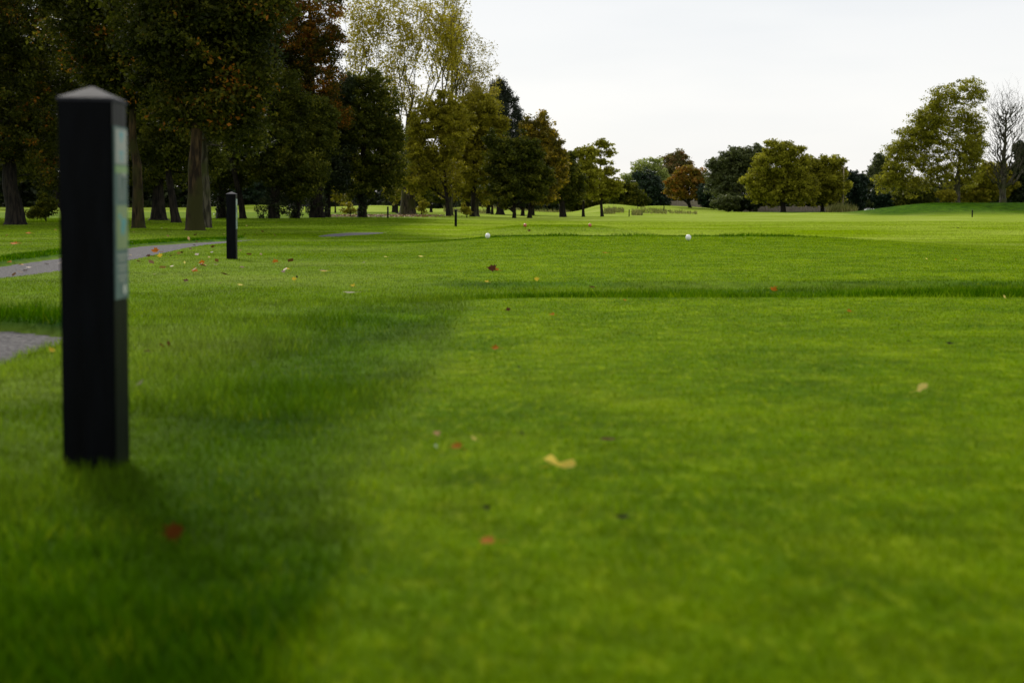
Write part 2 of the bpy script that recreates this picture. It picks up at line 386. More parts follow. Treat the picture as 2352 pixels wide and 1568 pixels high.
# ------------------------------------------------------------------ grass blades
def make_blades(name, n, y0, y1, p, label, mode):
    # sample Y with density per area ~ Y^-p over a wedge
    r = RNG.random(n)
    e = 2 - p
    Y = (y0 ** e + r * (y1 ** e - y0 ** e)) ** (1 / e) if abs(e) > 1e-3 else y0 * (y1 / y0) ** r
    X = (RNG.random(n) * 2 - 1) * (.41 * Y + .45)
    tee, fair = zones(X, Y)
    pm = path_mask(X, Y)
    isTee = RNG.random(n) < tee
    k = (pm < .5) & (isTee if mode == 'tee' else ~isTee)
    X, Y, tee, fair = X[k], Y[k], tee[k], fair[k]; n = len(X)
    d = np.sqrt(X * X + Y * Y)
    px = d / 1422.0
    if mode == 'tee':
        h = .012 + .006 * RNG.random(n)
        w = .0022 + .0 * h
    else:
        dip = sstep(-1.3, -.2, X) * sstep(9.8, 10.3, Y) * (1 - sstep(12.2, 12.9, Y))
        clump = sstep(.40, .66, fbm(X * 1.6 + 5, Y * 1.1, 3))
        near = 1 - sstep(8, 15, Y)
        clump2 = .2 * (Y < 11.2) + .7 * sstep(.42, .68, fbm(X * .55 + 2, Y * 1.7, 3)) + .6 * sstep(2.3, 3.2, X) * (1 - sstep(11.6, 12.2, Y))
        edge2 = sstep(31.6, 32.3, Y) * (1 - sstep(33.4, 34.4, Y)) * sstep(-3, 0, X) * (1 - sstep(7, 8.6, X))
        edge3 = (sstep(47, 48.5, Y) * (1 - sstep(49, 50, Y)) + sstep(58, 58.6, Y) * (1 - sstep(59.5, 61, Y))) * (X > -1.3) * (X < 5)
        pe = np.zeros(n)
        L = .020 + near * (.004 + .024 * clump) + dip * (.004 + .026 * clump2) + edge2 * (.015 + .045 * clump) + edge3 * .03
        bk = bank_mask(X, Y); L = L * (1 - .45 * fair * (1 - edge2)) * (1 + 1.2 * bk)
        h = L * (.55 + .75 * RNG.random(n)); w = .003 + .0 * h
    w = np.maximum(w, .55 * px) * (1.0 + .5 * RNG.random(n))
    h = np.maximum(h, .75 * px * (.6 + .8 * RNG.random(n)))
    z = terrain(X, Y) - .003
    a = RNG.random(n) * 2 * math.pi
    lean = h * (.25 + .75 * RNG.random(n)) * (1.0 if mode == 'tee' else .85)
    la = RNG.random(n) * 2 * math.pi
    wx, wy = np.cos(a) * w / 2, np.sin(a) * w / 2
    v = np.empty((n, 3, 3), np.float32)
    v[:, 0] = np.stack([X - wx, Y - wy, z], -1); v[:, 1] = np.stack([X + wx, Y + wy, z], -1)
    v[:, 2] = np.stack([X + np.cos(la) * lean, Y + np.sin(la) * lean, z + h], -1)
    cl = fbm(X * 9, Y * 6, 2)
    tint = np.clip(RNG.random(n) * .75 + .5 * (cl - .5) + .12, 0, 1)
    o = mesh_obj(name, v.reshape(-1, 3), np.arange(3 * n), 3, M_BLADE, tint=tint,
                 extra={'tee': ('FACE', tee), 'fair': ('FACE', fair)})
    tag(o, label, 'grass', None, 'stuff')
NB = 1
make_blades('tee_grass', 900000, 1.25, 62, 1.45, 'close mown bright green tee grass', 'tee')
make_blades('rough_grass', 1300000, 1.25, 110, 1.45, 'longer darker green grass around the tees', 'rough')

# ------------------------------------------------------------------ trees
def tube_mesh(P0, P1, R0, R1, sides):
    n = len(P0); d = P1 - P0; L = np.linalg.norm(d, axis=1, keepdims=True) + 1e-9; d = d / L
    ref = np.where(np.abs(d[:, 2:3]) > .9, np.array([[1., 0, 0]]), np.array([[0, 0, 1.]]))
    a = np.cross(d, ref); a /= np.linalg.norm(a, axis=1, keepdims=True); b = np.cross(d, a)
    th = np.linspace(0, 2 * math.pi, sides, endpoint=False)
    ring = a[:, None, :] * np.cos(th)[None, :, None] + b[:, None, :] * np.sin(th)[None, :, None]
    v = np.concatenate([P0[:, None] + ring * R0[:, None, None], P1[:, None] + ring * R1[:, None, None]], 1)
    base = (np.arange(n) * 2 * sides)[:, None]
    i = np.arange(sides); j = (i + 1) % sides
    q = np.stack([base + i, base + j, base + j + sides, base + i + sides], -1)
    return v.reshape(-1, 3), q.reshape(-1)

def branch_skeleton(trunk, trad, targets, up=.6, twig=.012, expo=.5, jitter=.08, rng=RNG):
    """attach every target to the growing skeleton; returns edges"""
    N = [np.array(p, float) for p in trunk]; par = [-1] + list(range(len(trunk) - 1))
    nt_ = len(trunk)
    ax = np.array(trunk)
    T = np.array(targets)
    dist = np.min(np.linalg.norm(T[:, None] - ax[None], axis=2), 1)
    order = np.argsort(dist)
    buf = np.empty((len(N) + 4 * len(T) + 8, 3)); buf[:len(N)] = ax; cnt = len(N)
    first = max(1, int(nt_ * .25))
    for ti in order:
        t = T[ti]; nd = buf[first:cnt]; dv = t - nd
        D = np.linalg.norm(dv, axis=1); hd = np.hypot(dv[:, 0], dv[:, 1])
        cost = D + 2.2 * np.maximum(0, up * hd - dv[:, 2])
        cost[:nt_ - first] *= 1.25
        k = int(np.argmin(cost)) + first
        p0 = buf[k]; L = np.linalg.norm(t - p0)
        segs = 3 if L > 1.0 else (2 if L > .4 else 1)
        ctrl = (p0 + t) / 2 + np.array([0, 0, .10 * L]) + rng.normal(0, jitter, 3) * L
        prev = k
        for s in range(1, segs + 1):
            q = s / segs
            p = (1 - q) ** 2 * p0 + 2 * q * (1 - q) * ctrl + q * q * t
            buf[cnt] = p; par.append(prev); prev = cnt; cnt += 1
    par = np.array(par); w = np.zeros(cnt); has = np.zeros(cnt, bool)
    has[par[1:]] = True
    w[~has] = 1
    for i in range(cnt - 1, 0, -1):
        w[par[i]] += w[i]
    rad = twig * w ** expo
    rad[:nt_] = trad
    # children cannot be thicker than parents
    for i in range(1, cnt):
        rad[i] = min(rad[i], rad[par[i]] * (.98 if i < nt_ else .9 if par[i] >= nt_ else .7))
    return buf[:cnt], par, rad, nt_

def leaves(centres, per, rc, size, flat=.6, rng=RNG, aspect=.65, droop=0., upright=0.):
    n = len(centres) * per
    c = np.repeat(centres, per, 0)
    o = rng.normal(0, 1, (n, 3)); o /= np.linalg.norm(o, axis=1, keepdims=True) + 1e-9
    o *= (rng.random((n, 1)) ** .5); o[:, 2] *= flat
    rcs = np.repeat(rc * (.6 + .8 * rng.random(len(centres))), per)[:, None]
    c = c + o * rcs
    if droop: c[:, 2] -= droop * rcs[:, 0] * (o[:, 0] ** 2 + o[:, 1] ** 2)
    nrm = rng.normal(0, 1, (n, 3)) + np.array([0, 0, .7]); nrm /= np.linalg.norm(nrm, axis=1, keepdims=True)
    t = np.cross(nrm, rng.normal(0, 1, (n, 3)))
    if upright: t = t / np.linalg.norm(t, axis=1, keepdims=True) + np.array([0, 0, upright])
    t /= np.linalg.norm(t, axis=1, keepdims=True); b = np.cross(nrm, t); b /= np.linalg.norm(b, axis=1, keepdims=True) + 1e-9
    s = (size * (.5 + 1.25 * rng.random((n, 1)) ** 1.6))
    v = np.empty((n, 4, 3))
    v[:, 0] = c - t * s * .5; v[:, 1] = c + b * s * .5 * aspect - t * s * .05; v[:, 2] = c + t * s * .5; v[:, 3] = c - b * s * .5 * aspect - t * s * .05
    v[:, 1] += nrm * s * .12; v[:, 3] += nrm * s * .12
    ct_ = np.repeat(rng.random(len(centres)), per)
    tint = np.clip(.5 * ct_ + .5 * rng.random(n), 0, 1)
    return v.reshape(-1, 3), tint

def lobe_points(lobes, Y, n, shell=.5, thin=.85, rng=RNG, yofs=0., sep=0):
    """lobes in measured pixels at distance Y -> cluster centres in metres (world)"""
    k = mpp(Y); pts = []
    wts = np.array([(l[2] * l[3]) ** .85 * (l[4] if len(l) > 4 else 1) for l in lobes]); wts /= wts.sum()
    for l, w in zip(lobes, wts):
        x, z = at_plane(l[0], l[1], Y); rx, rz = l[2] * k, l[3] * k; ry = thin * max(min(rx, rz), .6 * max(rx, rz))
        m = max(2, int(n * w))
        d = rng.normal(0, 1, (m, 3)); d /= np.linalg.norm(d, axis=1, keepdims=True)
        r = (shell + (1 - shell) * rng.random((m, 1))) ** .8
        r *= (1 + .14 * rng.normal(0, 1, (m, 1)))
        r = np.minimum(r, 1.18)
        yy = rng.normal(0, .25) * ry
        pts.append(np.array([x, Y + yofs + yy, z]) + d * r * np.array([rx, ry, rz]))
    P = np.concatenate(pts)
    return P

def tree(name, label, u, base, width, lobes, leafkind, bark, n=300, per=60, rc=.5, size=.14, Y=None, top=None, bend=None, up=.5, twig=None,
         shell=.45, group=None, cat='tree', flat=.6, crown=True, flare=1.5, expo=.5, aspect=.65, upright=0., droop=0., ivy=None, thin=.85, floor=None, taper=.80, jit=.11, branches=True, maxt=420):
    rng = np.random.default_rng(abs(hash((round(u), round(base), len(lobes)))) % 99991)
    if Y is None:
        x0, Y, z0 = ground(u, base)
    else:
        x0 = at_plane(u, base, Y)[0]; z0 = float(terrain(x0, Y))
    k = mpp(Y)
    root = empty(name, (x0, Y, z0)); tag(root, label, cat, group)
    org = np.array([x0, Y, z0])
    # trunk centre line
    if top is None: top = (u, min(l[1] for l in lobes))
    xt, zt = at_plane(top[0], top[1], Y)
    m = 10
    q = np.linspace(0, 1, m)
    pts = np.stack([x0 + (xt - x0) * q, np.full(m, Y), z0 - .15 + (zt - z0 + .15) * q], -1)
    if bend is not None:
        for (bu, bv) in bend:      # pull line through these pixels
            bx, bz = at_plane(bu, bv, Y); qq = (bz - z0) / (zt - z0 + 1e-6)
            wgt = np.interp(q, [0, qq, 1], [0, 1, 0]); pts[:, 0] += wgt * (bx - (x0 + (xt - x0) * qq))
    hgt = zt - z0
    pts[1:-1, :2] += rng.normal(0, .004 * hgt, (m - 2, 2))
    r0 = width * k / 2
    trad = r0 * (1 - taper * q ** 1.1)
    trad[0] *= flare; trad[1] *= (1 + .12 * (flare - 1))
    # a node near the ground for the flare
    pts = np.insert(pts, 1, pts[0] + (pts[1] - pts[0]) * .28, 0); trad = np.insert(trad, 1, r0 * (1 + .28 * (flare - 1)))
    if crown and shell > .2 and not name.startswith(('pine', 'layered')):
        for l in list(lobes):          # ragged outline: smaller sprays pushing out of each lobe
            for _ in range(2):
                a_ = rng.random() * 6.28; k_ = .95 + .2 * rng.random()
                lobes = lobes + [(l[0] + math.cos(a_) * l[2] * k_, l[1] - abs(math.sin(a_)) * l[3] * k_ * (1 if rng.random() < .7 else -.8), l[2] * (.20 + .16 * rng.random()), l[3] * (.18 + .14 * rng.random()), .9)]
        n = int(n * 1.15)
    if Y > 200 and crown and n < 1000: n = int(n * 1.5); rc = rc * 1.1
    P = lobe_points(lobes, Y, n, shell, thin, rng)
    if floor is not None:
        zf = at_plane(u, floor, Y)[1]; P = P[P[:, 2] > zf]
    P = P[P[:, 2] > z0 + .3]
    tw = twig if twig else max(.010, .22 * Y / 1422)
    trunks = [(pts, trad)]
    if branches:
        sub = P if len(P) <= maxt else P[rng.choice(len(P), maxt, False)]
        B, par, rad, nt_ = branch_skeleton(pts, trad, sub, up, tw, expo, jit, rng)
        i = np.arange(1, len(B))
    else:
        B, rad, nt_ = pts, trad, len(pts); par = np.arange(-1, len(B) - 1); i = np.arange(1, len(B))
    tr = i[i < nt_]; br = i[i >= nt_]
    # trunk with buttress-like irregular section
    sides = 14; th = np.linspace(0, 2 * math.pi, sides, endpoint=False)
    lob = 1 + .10 * np.sin(3 * th + rng.random() * 6) + .06 * np.sin(5 * th + rng.random() * 6)
    rings = []
    for j in range(nt_):
        fl = 1 if j else 1 + .25 * (flare - 1)
        l2 = 1 + (lob - 1) * (1.8 if j < 2 else 1)
        rings.append(np.stack([B[j, 0] + np.cos(th) * rad[j] * l2 * fl, B[j, 1] + np.sin(th) * rad[j] * l2 * fl, np.full(sides, B[j, 2])], -1))
    V = np.concatenate(rings); a = np.arange(sides); b = (a + 1) % sides
    Q = np.concatenate([np.stack([j * sides + a, j * sides + b, (j + 1) * sides + b, (j + 1) * sides + a], -1).reshape(-1) for j in range(nt_ - 1)])
    if len(br):
        thick = rad[par[br]] > .05
        vs, qs = [V], [Q]; off = len(V)
        for msk, sd in ((thick, 8), (~thick, 4)):
            e = br[msk]
            if len(e):
                r1 = np.minimum(rad[e], rad[par[e]])
                r0_ = np.minimum(rad[par[e]], r1 * 1.35)
                vv, qq = tube_mesh(B[par[e]], B[e], r0_, r1, sd); vs.append(vv); qs.append(qq + off); off += len(vv)
        V = np.concatenate(vs); Q = np.concatenate(qs)
    mesh_obj('trunk', V - org, Q, 4, bark, root, smooth=True)
    if crown:
        v, t = leaves(P, per, rc, size, flat, rng, aspect, droop, upright)
        mesh_obj('crown', v - org, np.arange(len(v)), 4, LV[leafkind], root, tint=t)
    if ivy:
        Pi = lobe_points(ivy[0], Y, ivy[1], .7, .9, rng)
        Pi = Pi[Pi[:, 2] > z0 + .05]
        v, t = leaves(Pi, 26, .28, max(.10, 1.6 * Y / 1422), .8, rng)
        mesh_obj('ivy', v - org, np.arange(len(v)), 4, LV['deep'], root, tint=t)
    return root

G1 = 'big trees along the left of the course'
big = dict(n=560, per=112, rc=.62, size=.145, group=G1)
# --- front row of the left wood
tree('maple_tree', 'broad brown-trunked maple with mossy bark beside the second black post', 450, 530, 40,
     [(460, 150, 120, 130), (520, 70, 90, 120), (400, 60, 140, 130), (520, 260, 70, 60), (565, 180, 50, 90), (430, 250, 70, 50), (470, -120, 260, 170, .5)],
     'green_maple', BARK_BROWN, top=(452, 60), up=.25, flare=1.4, **big)
tree('maple_tree', 'slim rough-barked maple just right of the nearest black post', 320, 525, 26,
     [(300, 120, 120, 120), (230, 60, 120, 110), (380, 200, 80, 80), (260, 200, 80, 60), (300, -100, 220, 150, .5)],
     'green_maple', BARK_BROWN, top=(300, 60), bend=[(308, 330)], up=.25, flare=1.4, **big)
tree('grey_trunk_tree', 'slim grey-trunked tree close behind the broad brown maple', 473, 524, 24,
     [(500, 210, 90, 80), (545, 290, 60, 60), (440, 170, 90, 80), (480, 30, 110, 120, .6)],
     'dark', BARK_GREY, top=(466, 100), up=.25, flare=1.4, **{**big, 'n': 360})
tree('dark_trunk_tree', 'thick black-trunked tree at the far left edge of the picture', 38, 517, 38,
     [(40, 200, 110, 110), (-20, 80, 150, 130), (110, 110, 110, 110), (60, 320, 90, 60), (-60, 300, 90, 120), (120, 400, 50, 50, .5), (30, -120, 240, 140, .5)],
     'green_maple', BARK_DARK, top=(25, 100), bend=[(22, 400)], up=.25, flare=1.4, **{**big, 'n': 820})
tree('leaning_tree', 'dark leaning tree half hidden by the nearest black post', 168, 508, 26,
     [(110, 250, 90, 90), (170, 160, 110, 100), (80, 360, 60, 60), (200, 330, 60, 60), (150, 30, 150, 120, .6)],
     'dark', BARK_DARK, top=(60, 200), bend=[(128, 430)], up=.2, flare=1.3, **{**big, 'n': 600})
tree('flared_trunk_tree', 'dark tree with a flared trunk foot behind the slim rough maple', 365, 507, 26,
     [(365, 300, 80, 80), (340, 200, 110, 100), (400, 380, 50, 50), (330, 390, 50, 45), (360, 60, 160, 120, .6)],
     'dark', BARK_DARK, top=(362, 150), up=.2, flare=1.9, **{**big, 'n': 600})
tree('forked_tree', 'dark forked tree leaning left beside the broad brown maple', 405, 512, 20,
     [(370, 340, 60, 60), (420, 290, 70, 70), (460, 360, 60, 50), (400, 200, 100, 90, .7)],
     'dark', BARK_DARK, top=(370, 250), bend=[(392, 430)], up=.2, flare=1.4, **{**big, 'n': 460})
tree('ivy_trunk_tree', 'dark tree standing directly behind the second black post', 507, 502, 22,
     [(515, 330, 70, 75), (550, 390, 46, 45), (490, 400, 40, 40), (510, 200, 90, 110, .8)],
     'dark', BARK_DARK, top=(515, 200), up=.2, flare=1.3, ivy=([(507, 450, 17, 50)], 60), **{**big, 'n': 560})
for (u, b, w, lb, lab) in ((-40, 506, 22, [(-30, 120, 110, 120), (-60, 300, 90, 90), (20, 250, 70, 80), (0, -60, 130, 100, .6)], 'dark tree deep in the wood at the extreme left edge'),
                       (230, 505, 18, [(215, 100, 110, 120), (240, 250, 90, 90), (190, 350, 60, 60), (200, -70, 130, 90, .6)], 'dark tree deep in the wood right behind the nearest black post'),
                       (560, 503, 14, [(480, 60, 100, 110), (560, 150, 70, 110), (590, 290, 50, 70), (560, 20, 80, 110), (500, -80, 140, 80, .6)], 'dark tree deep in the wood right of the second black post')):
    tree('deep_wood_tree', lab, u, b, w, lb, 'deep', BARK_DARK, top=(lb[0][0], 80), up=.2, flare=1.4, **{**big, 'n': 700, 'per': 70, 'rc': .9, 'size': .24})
# --- ivy clad row and the orange turning maple
tree('ivy_trunk_tree', 'ivy-clad tree with a leafy thicket round its foot, leftmost of the ivy trees', 628, 503, 26,
     [(640, 330, 60, 60), (690, 400, 60, 45), (620, 380, 50, 50), (630, 240, 60, 80, .8)],
     'dark', BARK_DARK, top=(640, 180), up=.2, flare=1.2, ivy=([(628, 430, 22, 70), (610, 480, 22, 24), (640, 470, 20, 28)], 170), **{**big, 'n': 500})
tree('ivy_trunk_tree', 'middle one of the three ivy-clad trees, slim with shaggy foot', 680, 502, 16,
     [(690, 350, 56, 60), (720, 300, 50, 60), (690, 410, 40, 40)],
     'dark', BARK_DARK, top=(690, 200), up=.2, flare=1.2, ivy=([(680, 440, 20, 50), (680, 486, 18, 16)], 100), **{**big, 'n': 460})
tree('turning_maple_tree', 'large maple with orange autumn patches at the wood edge', 728, 500, 30,
     [(690, 90, 90, 110, 1.3), (728, 180, 62, 110, 1.3), (650, 200, 84, 90, 1.3), (738, 50, 46, 90), (695, 290, 74, 60), (625, 60, 74, 100), (745, 255, 44, 60), (590, 300, 50, 50, .7), (560, 340, 30, 26, .6), (700, -110, 110, 130, .5)],
     'maple', BARK_DARK, top=(712, 20), up=.3, flare=1.3, ivy=([(728, 470, 22, 40)], 80), **{**big, 'n': 1100, 'per': 112})
tree('drooping_tree', 'dark drooping tree overhanging just behind the orange-tinged maple', 752, 499, 14,
     [(755, 300, 48, 80), (770, 380, 40, 60), (720, 400, 50, 45), (775, 230, 35, 60)],
     'deep', BARK_DARK, top=(758, 240), up=.2, flare=1.2, droop=.5, **{**big, 'n': 360})
tree('oval_dark_tree', 'dark oval tree with a short black trunk left of the tall poplar', 833, 499, 20,
     [(835, 330, 68, 120), (850, 230, 55, 75), (820, 410, 60, 50), (875, 350, 42, 100), (800, 280, 46, 80), (845, 200, 40, 40), (900, 380, 36, 84), (888, 285, 28, 60)],
     'dark', BARK_DARK, top=(838, 230), up=.5, flare=1.3, n=900, per=70, rc=.5, size=.17, group=G1,
     ivy=([(833, 465, 13, 30)], 40))
tree('shrubby_tree', 'small yellowish tree in the gap left of the dark oval tree', 770, 492, 4,
     [(785, 440, 22, 28), (760, 425, 20, 22), (800, 420, 22, 22)], 'olive', BARK_DARK, n=90, per=36, rc=.5, size=.2, Y=170)
# --- poplars
tree('poplar_tree', 'tall golden poplar with a broad fluted trunk and upright limbs', 938, 493, 34,
     [(930, 60, 60, 150, 1.2), (860, 40, 55, 120), (1000, 60, 60, 140, 1.2), (830, 120, 40, 80, .7), (1040, 120, 40, 90, .8), (935, 230, 60, 60, .6), (900, -120, 90, 100, .5), (815, 50, 40, 110, .8), (815, 200, 34, 70, .5), (900, 180, 60, 80, .8), (912, 330, 24, 60, .7), (962, 350, 24, 60, .7), (938, 420, 26, 30, .5), (990, -120, 90, 100, .5)],
     'poplar', BARK_POPLAR, top=(943, 262), taper=.5, jit=.05, up=2.4, flare=1.7, twig=.026, n=1050, per=32, rc=.75, size=.195, shell=.12, flat=1.0, expo=.47, group='tall poplars', maxt=680)
tree('poplar_tree', 'slender sparse pale poplar with a straight stem right of the golden one', 1032, 495, 11,
     [(1050, 120, 45, 110, 1.2), (1075, 200, 55, 90, 1), (1110, 150, 35, 80, .45), (1035, 60, 40, 90), (1040, 300, 40, 60, .6), (1060, -40, 30, 60, .4), (1130, 215, 22, 45, .3)],
     'birch', BARK_GREY, top=(1040, 20), up=1.8, jit=.05, flare=1.5, n=640, per=22, rc=.65, size=.17, shell=.1, flat=1., group='tall poplars', maxt=430)
tree('willow_tree', 'yellow-green bushy tree in front of the poplar stems', 1030, 496, 9,
     [(995, 320, 48, 66), (1010, 400, 58, 54), (965, 385, 38, 64), (1045, 300, 42, 66), (985, 270, 40, 44), (950, 320, 26, 50), (1030, 250, 34, 36)],
     'olive', BARK_DARK, top=(1010, 300), up=.6, n=620, per=55, rc=.5, size=.20)
tree('small_tree', 'low brownish sapling beside the foot of the tall poplar', 912, 492, 6,
     [(905, 440, 24, 30), (895, 400, 22, 30), (925, 430, 20, 26)], 'olive', BARK_DARK, n=80, per=36, rc=.5, size=.2, Y=165)
tree('tall_olive_tree', 'tall olive tree with a rounded top just left of the spiky pine', 1085, 493, 9,
     [(1085, 280, 46, 60), (1115, 255, 30, 40), (1060, 320, 44, 60), (1130, 320, 34, 60), (1090, 380, 50, 60)],
     'olive', BARK_DARK, top=(1090, 260), up=.7, n=620, per=52, rc=.6, size=.22, Y=150)
tree('background_tree', 'shadowy tree filling the gap behind the dark oval tree and the poplar foot', 905, 489, 9,
     [(880, 330, 44, 90), (920, 400, 44, 60), (960, 430, 36, 40), (800, 380, 40, 70)],
     'dark', BARK_DARK, top=(895, 300), up=.6, n=620, per=52, rc=.7, size=.25, Y=185)
tree('olive_tree', 'olive-green tree on twin stems behind the third black post', 1093, 497, 12,
     [(1095, 290, 42, 84), (1080, 370, 50, 74), (1115, 420, 52, 46), (1058, 420, 40, 48), (1108, 240, 34, 40), (1070, 280, 34, 50)],
     'olive', BARK_GREY, top=(1096, 260), up=.7, n=680, per=60, rc=.5, size=.20)
tree('round_olive_tree', 'dark olive tree between the two stems left of the pine', 1122, 491, 9,
     [(1125, 380, 38, 66), (1140, 320, 26, 50), (1120, 440, 40, 28)], 'dark', BARK_DARK, top=(1125, 340), up=.6, n=330, per=60, rc=.5, size=.2)
# pine : tiers of upswept sprays
pl = []; rp = random.Random(4)
for i in range(20):
    q = i / 19.; v = 196 + q * 190; r = 8 + 72 * q ** .68
    pl.append((1148 + q * 8, v, r * .62, 12, 1.3))
    for sg in (1, -1):
        k = r * rp.uniform(.7, 1.12); pl.append((1148 + q * 8 + sg * k * .8, v - rp.uniform(2, 10), 5 + r * .16, 8, 1.1))
tree('pine_tree', 'dark spiky pine with upswept sprays, tallest in the middle group', 1150, 493, 14,
     pl, 'pine', BARK_DARK, top=(1145, 192), up=.5, n=760, per=46, rc=.45, size=.36, aspect=.22, upright=1.2, flat=1.9, shell=.1, thin=1.0)
tree('bushy_olive_tree', 'bushy olive tree standing in front of the spiky pine', 1181, 492, 8,
     [(1180, 370, 48, 64), (1165, 430, 56, 44), (1208, 405, 46, 52), (1145, 360, 34, 56), (1215, 360, 26, 40), (1230, 420, 40, 40)],
     'dark', BARK_DARK, top=(1182, 350), up=.6, n=720, per=60, rc=.5, size=.21, Y=140)
tree('golden_tree', 'golden-topped autumn tree just right of the spiky pine', 1215, 493, 9,
     [(1240, 300, 26, 36, 1.3), (1260, 350, 36, 45, 1.2), (1225, 350, 30, 50), (1272, 385, 34, 44), (1240, 420, 52, 44), (1212, 300, 18, 34, .9), (1285, 355, 16, 26, .7)],
     'yellow', BARK_DARK, top=(1236, 290), up=.6, n=640, per=50, rc=.55, size=.22, Y=150)
tree('thin_stem_tree', 'slim-stemmed dark tree under the golden-topped tree', 1200, 496, 9,
     [(1205, 440, 36, 34), (1180, 455, 30, 22), (1230, 450, 28, 26)], 'deep', BARK_DARK, top=(1203, 430), n=150, per=60, rc=.45, size=.2)
tree('spreading_dark_tree', 'wide dark tree with a stout black trunk right of the golden tree', 1293, 488, 16,
     [(1270, 420, 44, 44), (1300, 400, 34, 36), (1250, 445, 40, 24), (1312, 436, 36, 32), (1285, 375, 30, 32)],
     'dark', BARK_DARK, top=(1288, 400), up=.4, n=560, per=60, rc=.55, size=.24, Y=175)
tree('slim_green_tree', 'slim upright green tree with a thin straight stem', 1340, 488, 6,
     [(1342, 370, 22, 34), (1338, 410, 34, 34), (1330, 440, 32, 24), (1352, 348, 15, 16), (1318, 420, 26, 34), (1360, 400, 22, 26)],
     'mid', BARK_DARK, top=(1342, 345), up=.5, n=430, per=46, rc=.5, size=.24, Y=185)
tree('layered_tree', 'airy tree with layered open branches and a leaning stem', 1383, 487, 7,
     [(1385, 332, 20, 12, 1.2), (1368, 350, 16, 9), (1400, 352, 16, 10), (1383, 372, 24, 10), (1402, 392, 18, 12), (1372, 395, 22, 10), (1395, 418, 36, 16), (1378, 442, 42, 18), (1408, 437, 32, 16)],
     'mid', BARK_DARK, top=(1382, 325), bend=[(1377, 420)], up=.15, n=360, per=36, rc=.45, size=.24, Y=190, shell=.1)
# slim background stems below the middle group
for (u, w, lab) in ((990, 7, 'black trunk glimpsed just right of the poplar foot'), (1076, 6, 'dark stem glimpsed just right of the third black post'),
                    (1131, 6, 'short dark stem at the right of the pine-side stems'), (1224, 7, 'dark stem in deep shade below the golden-topped tree')):
    tree('background_tree', lab, u, 486, w, [(u, 430, 32, 30), (u - 12, 400, 28, 30), (u + 14, 445, 26, 20)], 'dark', BARK_DARK,
         n=150, per=46, rc=.7, size=.3, Y=205, top=(u, 420), group='background trees behind the middle group')

# --- far trees of the centre and right
def bush(name, label, lobes, kind, Y, n=120, per=50, rc=.6, size=None, **kw):
    u = lobes[0][0]
    return tree(name, label, u, 487, kw.pop('width', 3), lobes, kind, BARK_DARK, n=n, per=per, rc=rc, size=size or 2.0 * Y / 1422, Y=Y, cat=kw.pop('cat', 'bush'), **kw)
far = dict(rc=.8, size=.36)
bush('rounded_bush', 'low rounded olive bush behind the airy layered tree', [(1440, 450, 44, 22), (1410, 440, 36, 28), (1470, 462, 22, 14)], 'dark', 262, n=190)
tree('pale_green_tree', 'pale green domed tree behind the dark yew', 1485, 486, 6, [(1485, 392, 40, 26, 1.2), (1470, 410, 30, 24), (1508, 410, 26, 24), (1450, 425, 20, 14, .5)],
     'fresh', BARK_DARK, n=220, per=34, Y=400, top=(1485, 385), rc=1.1, size=.5, shell=.3, up=.7)
tree('dark_yew_tree', 'black-green rounded yew left of the orange tree', 1492, 486, 6, [(1490, 425, 32, 30), (1502, 450, 34, 28), (1480, 450, 30, 28), (1515, 462, 22, 16)],
     'conifer', BARK_DARK, n=280, per=56, Y=345, top=(1490, 410), rc=.9, size=.42)
tree('russet_tree', 'grey-green tree with russet tinge behind the orange tree', 1550, 486, 6, [(1550, 372, 26, 22, 1.1), (1540, 395, 26, 24), (1568, 388, 20, 22), (1545, 420, 26, 20)],
     'russet', BARK_DARK, n=260, per=42, Y=420, top=(1550, 370), rc=1.1, size=.5)
tree('orange_tree', 'small orange-topped autumn tree in front of the pale fence', 1585, 480, 7, [(1583, 405, 38, 24, 1.3), (1555, 425, 24, 24), (1608, 420, 22, 26), (1582, 440, 42, 18)],
     'orange', BARK_DARK, n=300, per=50, Y=322, top=(1582, 410), bend=[(1580, 455)], up=.6, rc=.7, size=.40)
bush('clipped_hedge', 'dark clipped hedge block right of the orange tree', [(1640, 455, 32, 22), (1625, 445, 22, 20), (1655, 455, 20, 24)], 'conifer', 318, n=200, per=60, cat='hedge', rc=.7)
bush('red_tipped_bush', 'dark bush with a reddish top behind the clipped hedge', [(1632, 434, 28, 20), (1655, 422, 22, 22)], 'russet', 335, n=90)
tree('blue_green_tree', 'tall blue-green tree left of the widest rounded tree', 1690, 487, 8, [(1692, 365, 44, 28, 1.2), (1670, 385, 36, 32), (1720, 395, 36, 40), (1652, 412, 32, 38), (1690, 430, 60, 44), (1735, 380, 28, 40)],
     'bluegreen', BARK_DARK, n=560, per=56, Y=300, top=(1692, 360), up=.6, rc=.8, size=.38)
bush('grey_bush', 'grey-green bush at the foot of the blue-green tree', [(1672, 466, 28, 18), (1655, 470, 14, 10)], 'bluegreen', 285, n=110)
bush('shadowy_bush', 'blackish bush between the blue-green and rounded trees', [(1722, 462, 30, 22), (1700, 468, 22, 16)], 'deep', 288, n=150)
tree('rounded_tree', 'widest rounded green tree at the far end of the fairway', 1798, 486, 12, [(1795, 350, 40, 26, 1.2), (1770, 375, 40, 34), (1830, 385, 34, 38), (1745, 410, 34, 34), (1795, 420, 50, 34), (1760, 440, 48, 30), (1835, 435, 44, 34)],
     'mid', BARK_DARK, n=620, per=48, Y=272, top=(1795, 345), up=.6, rc=.75, size=.36, shell=.5)
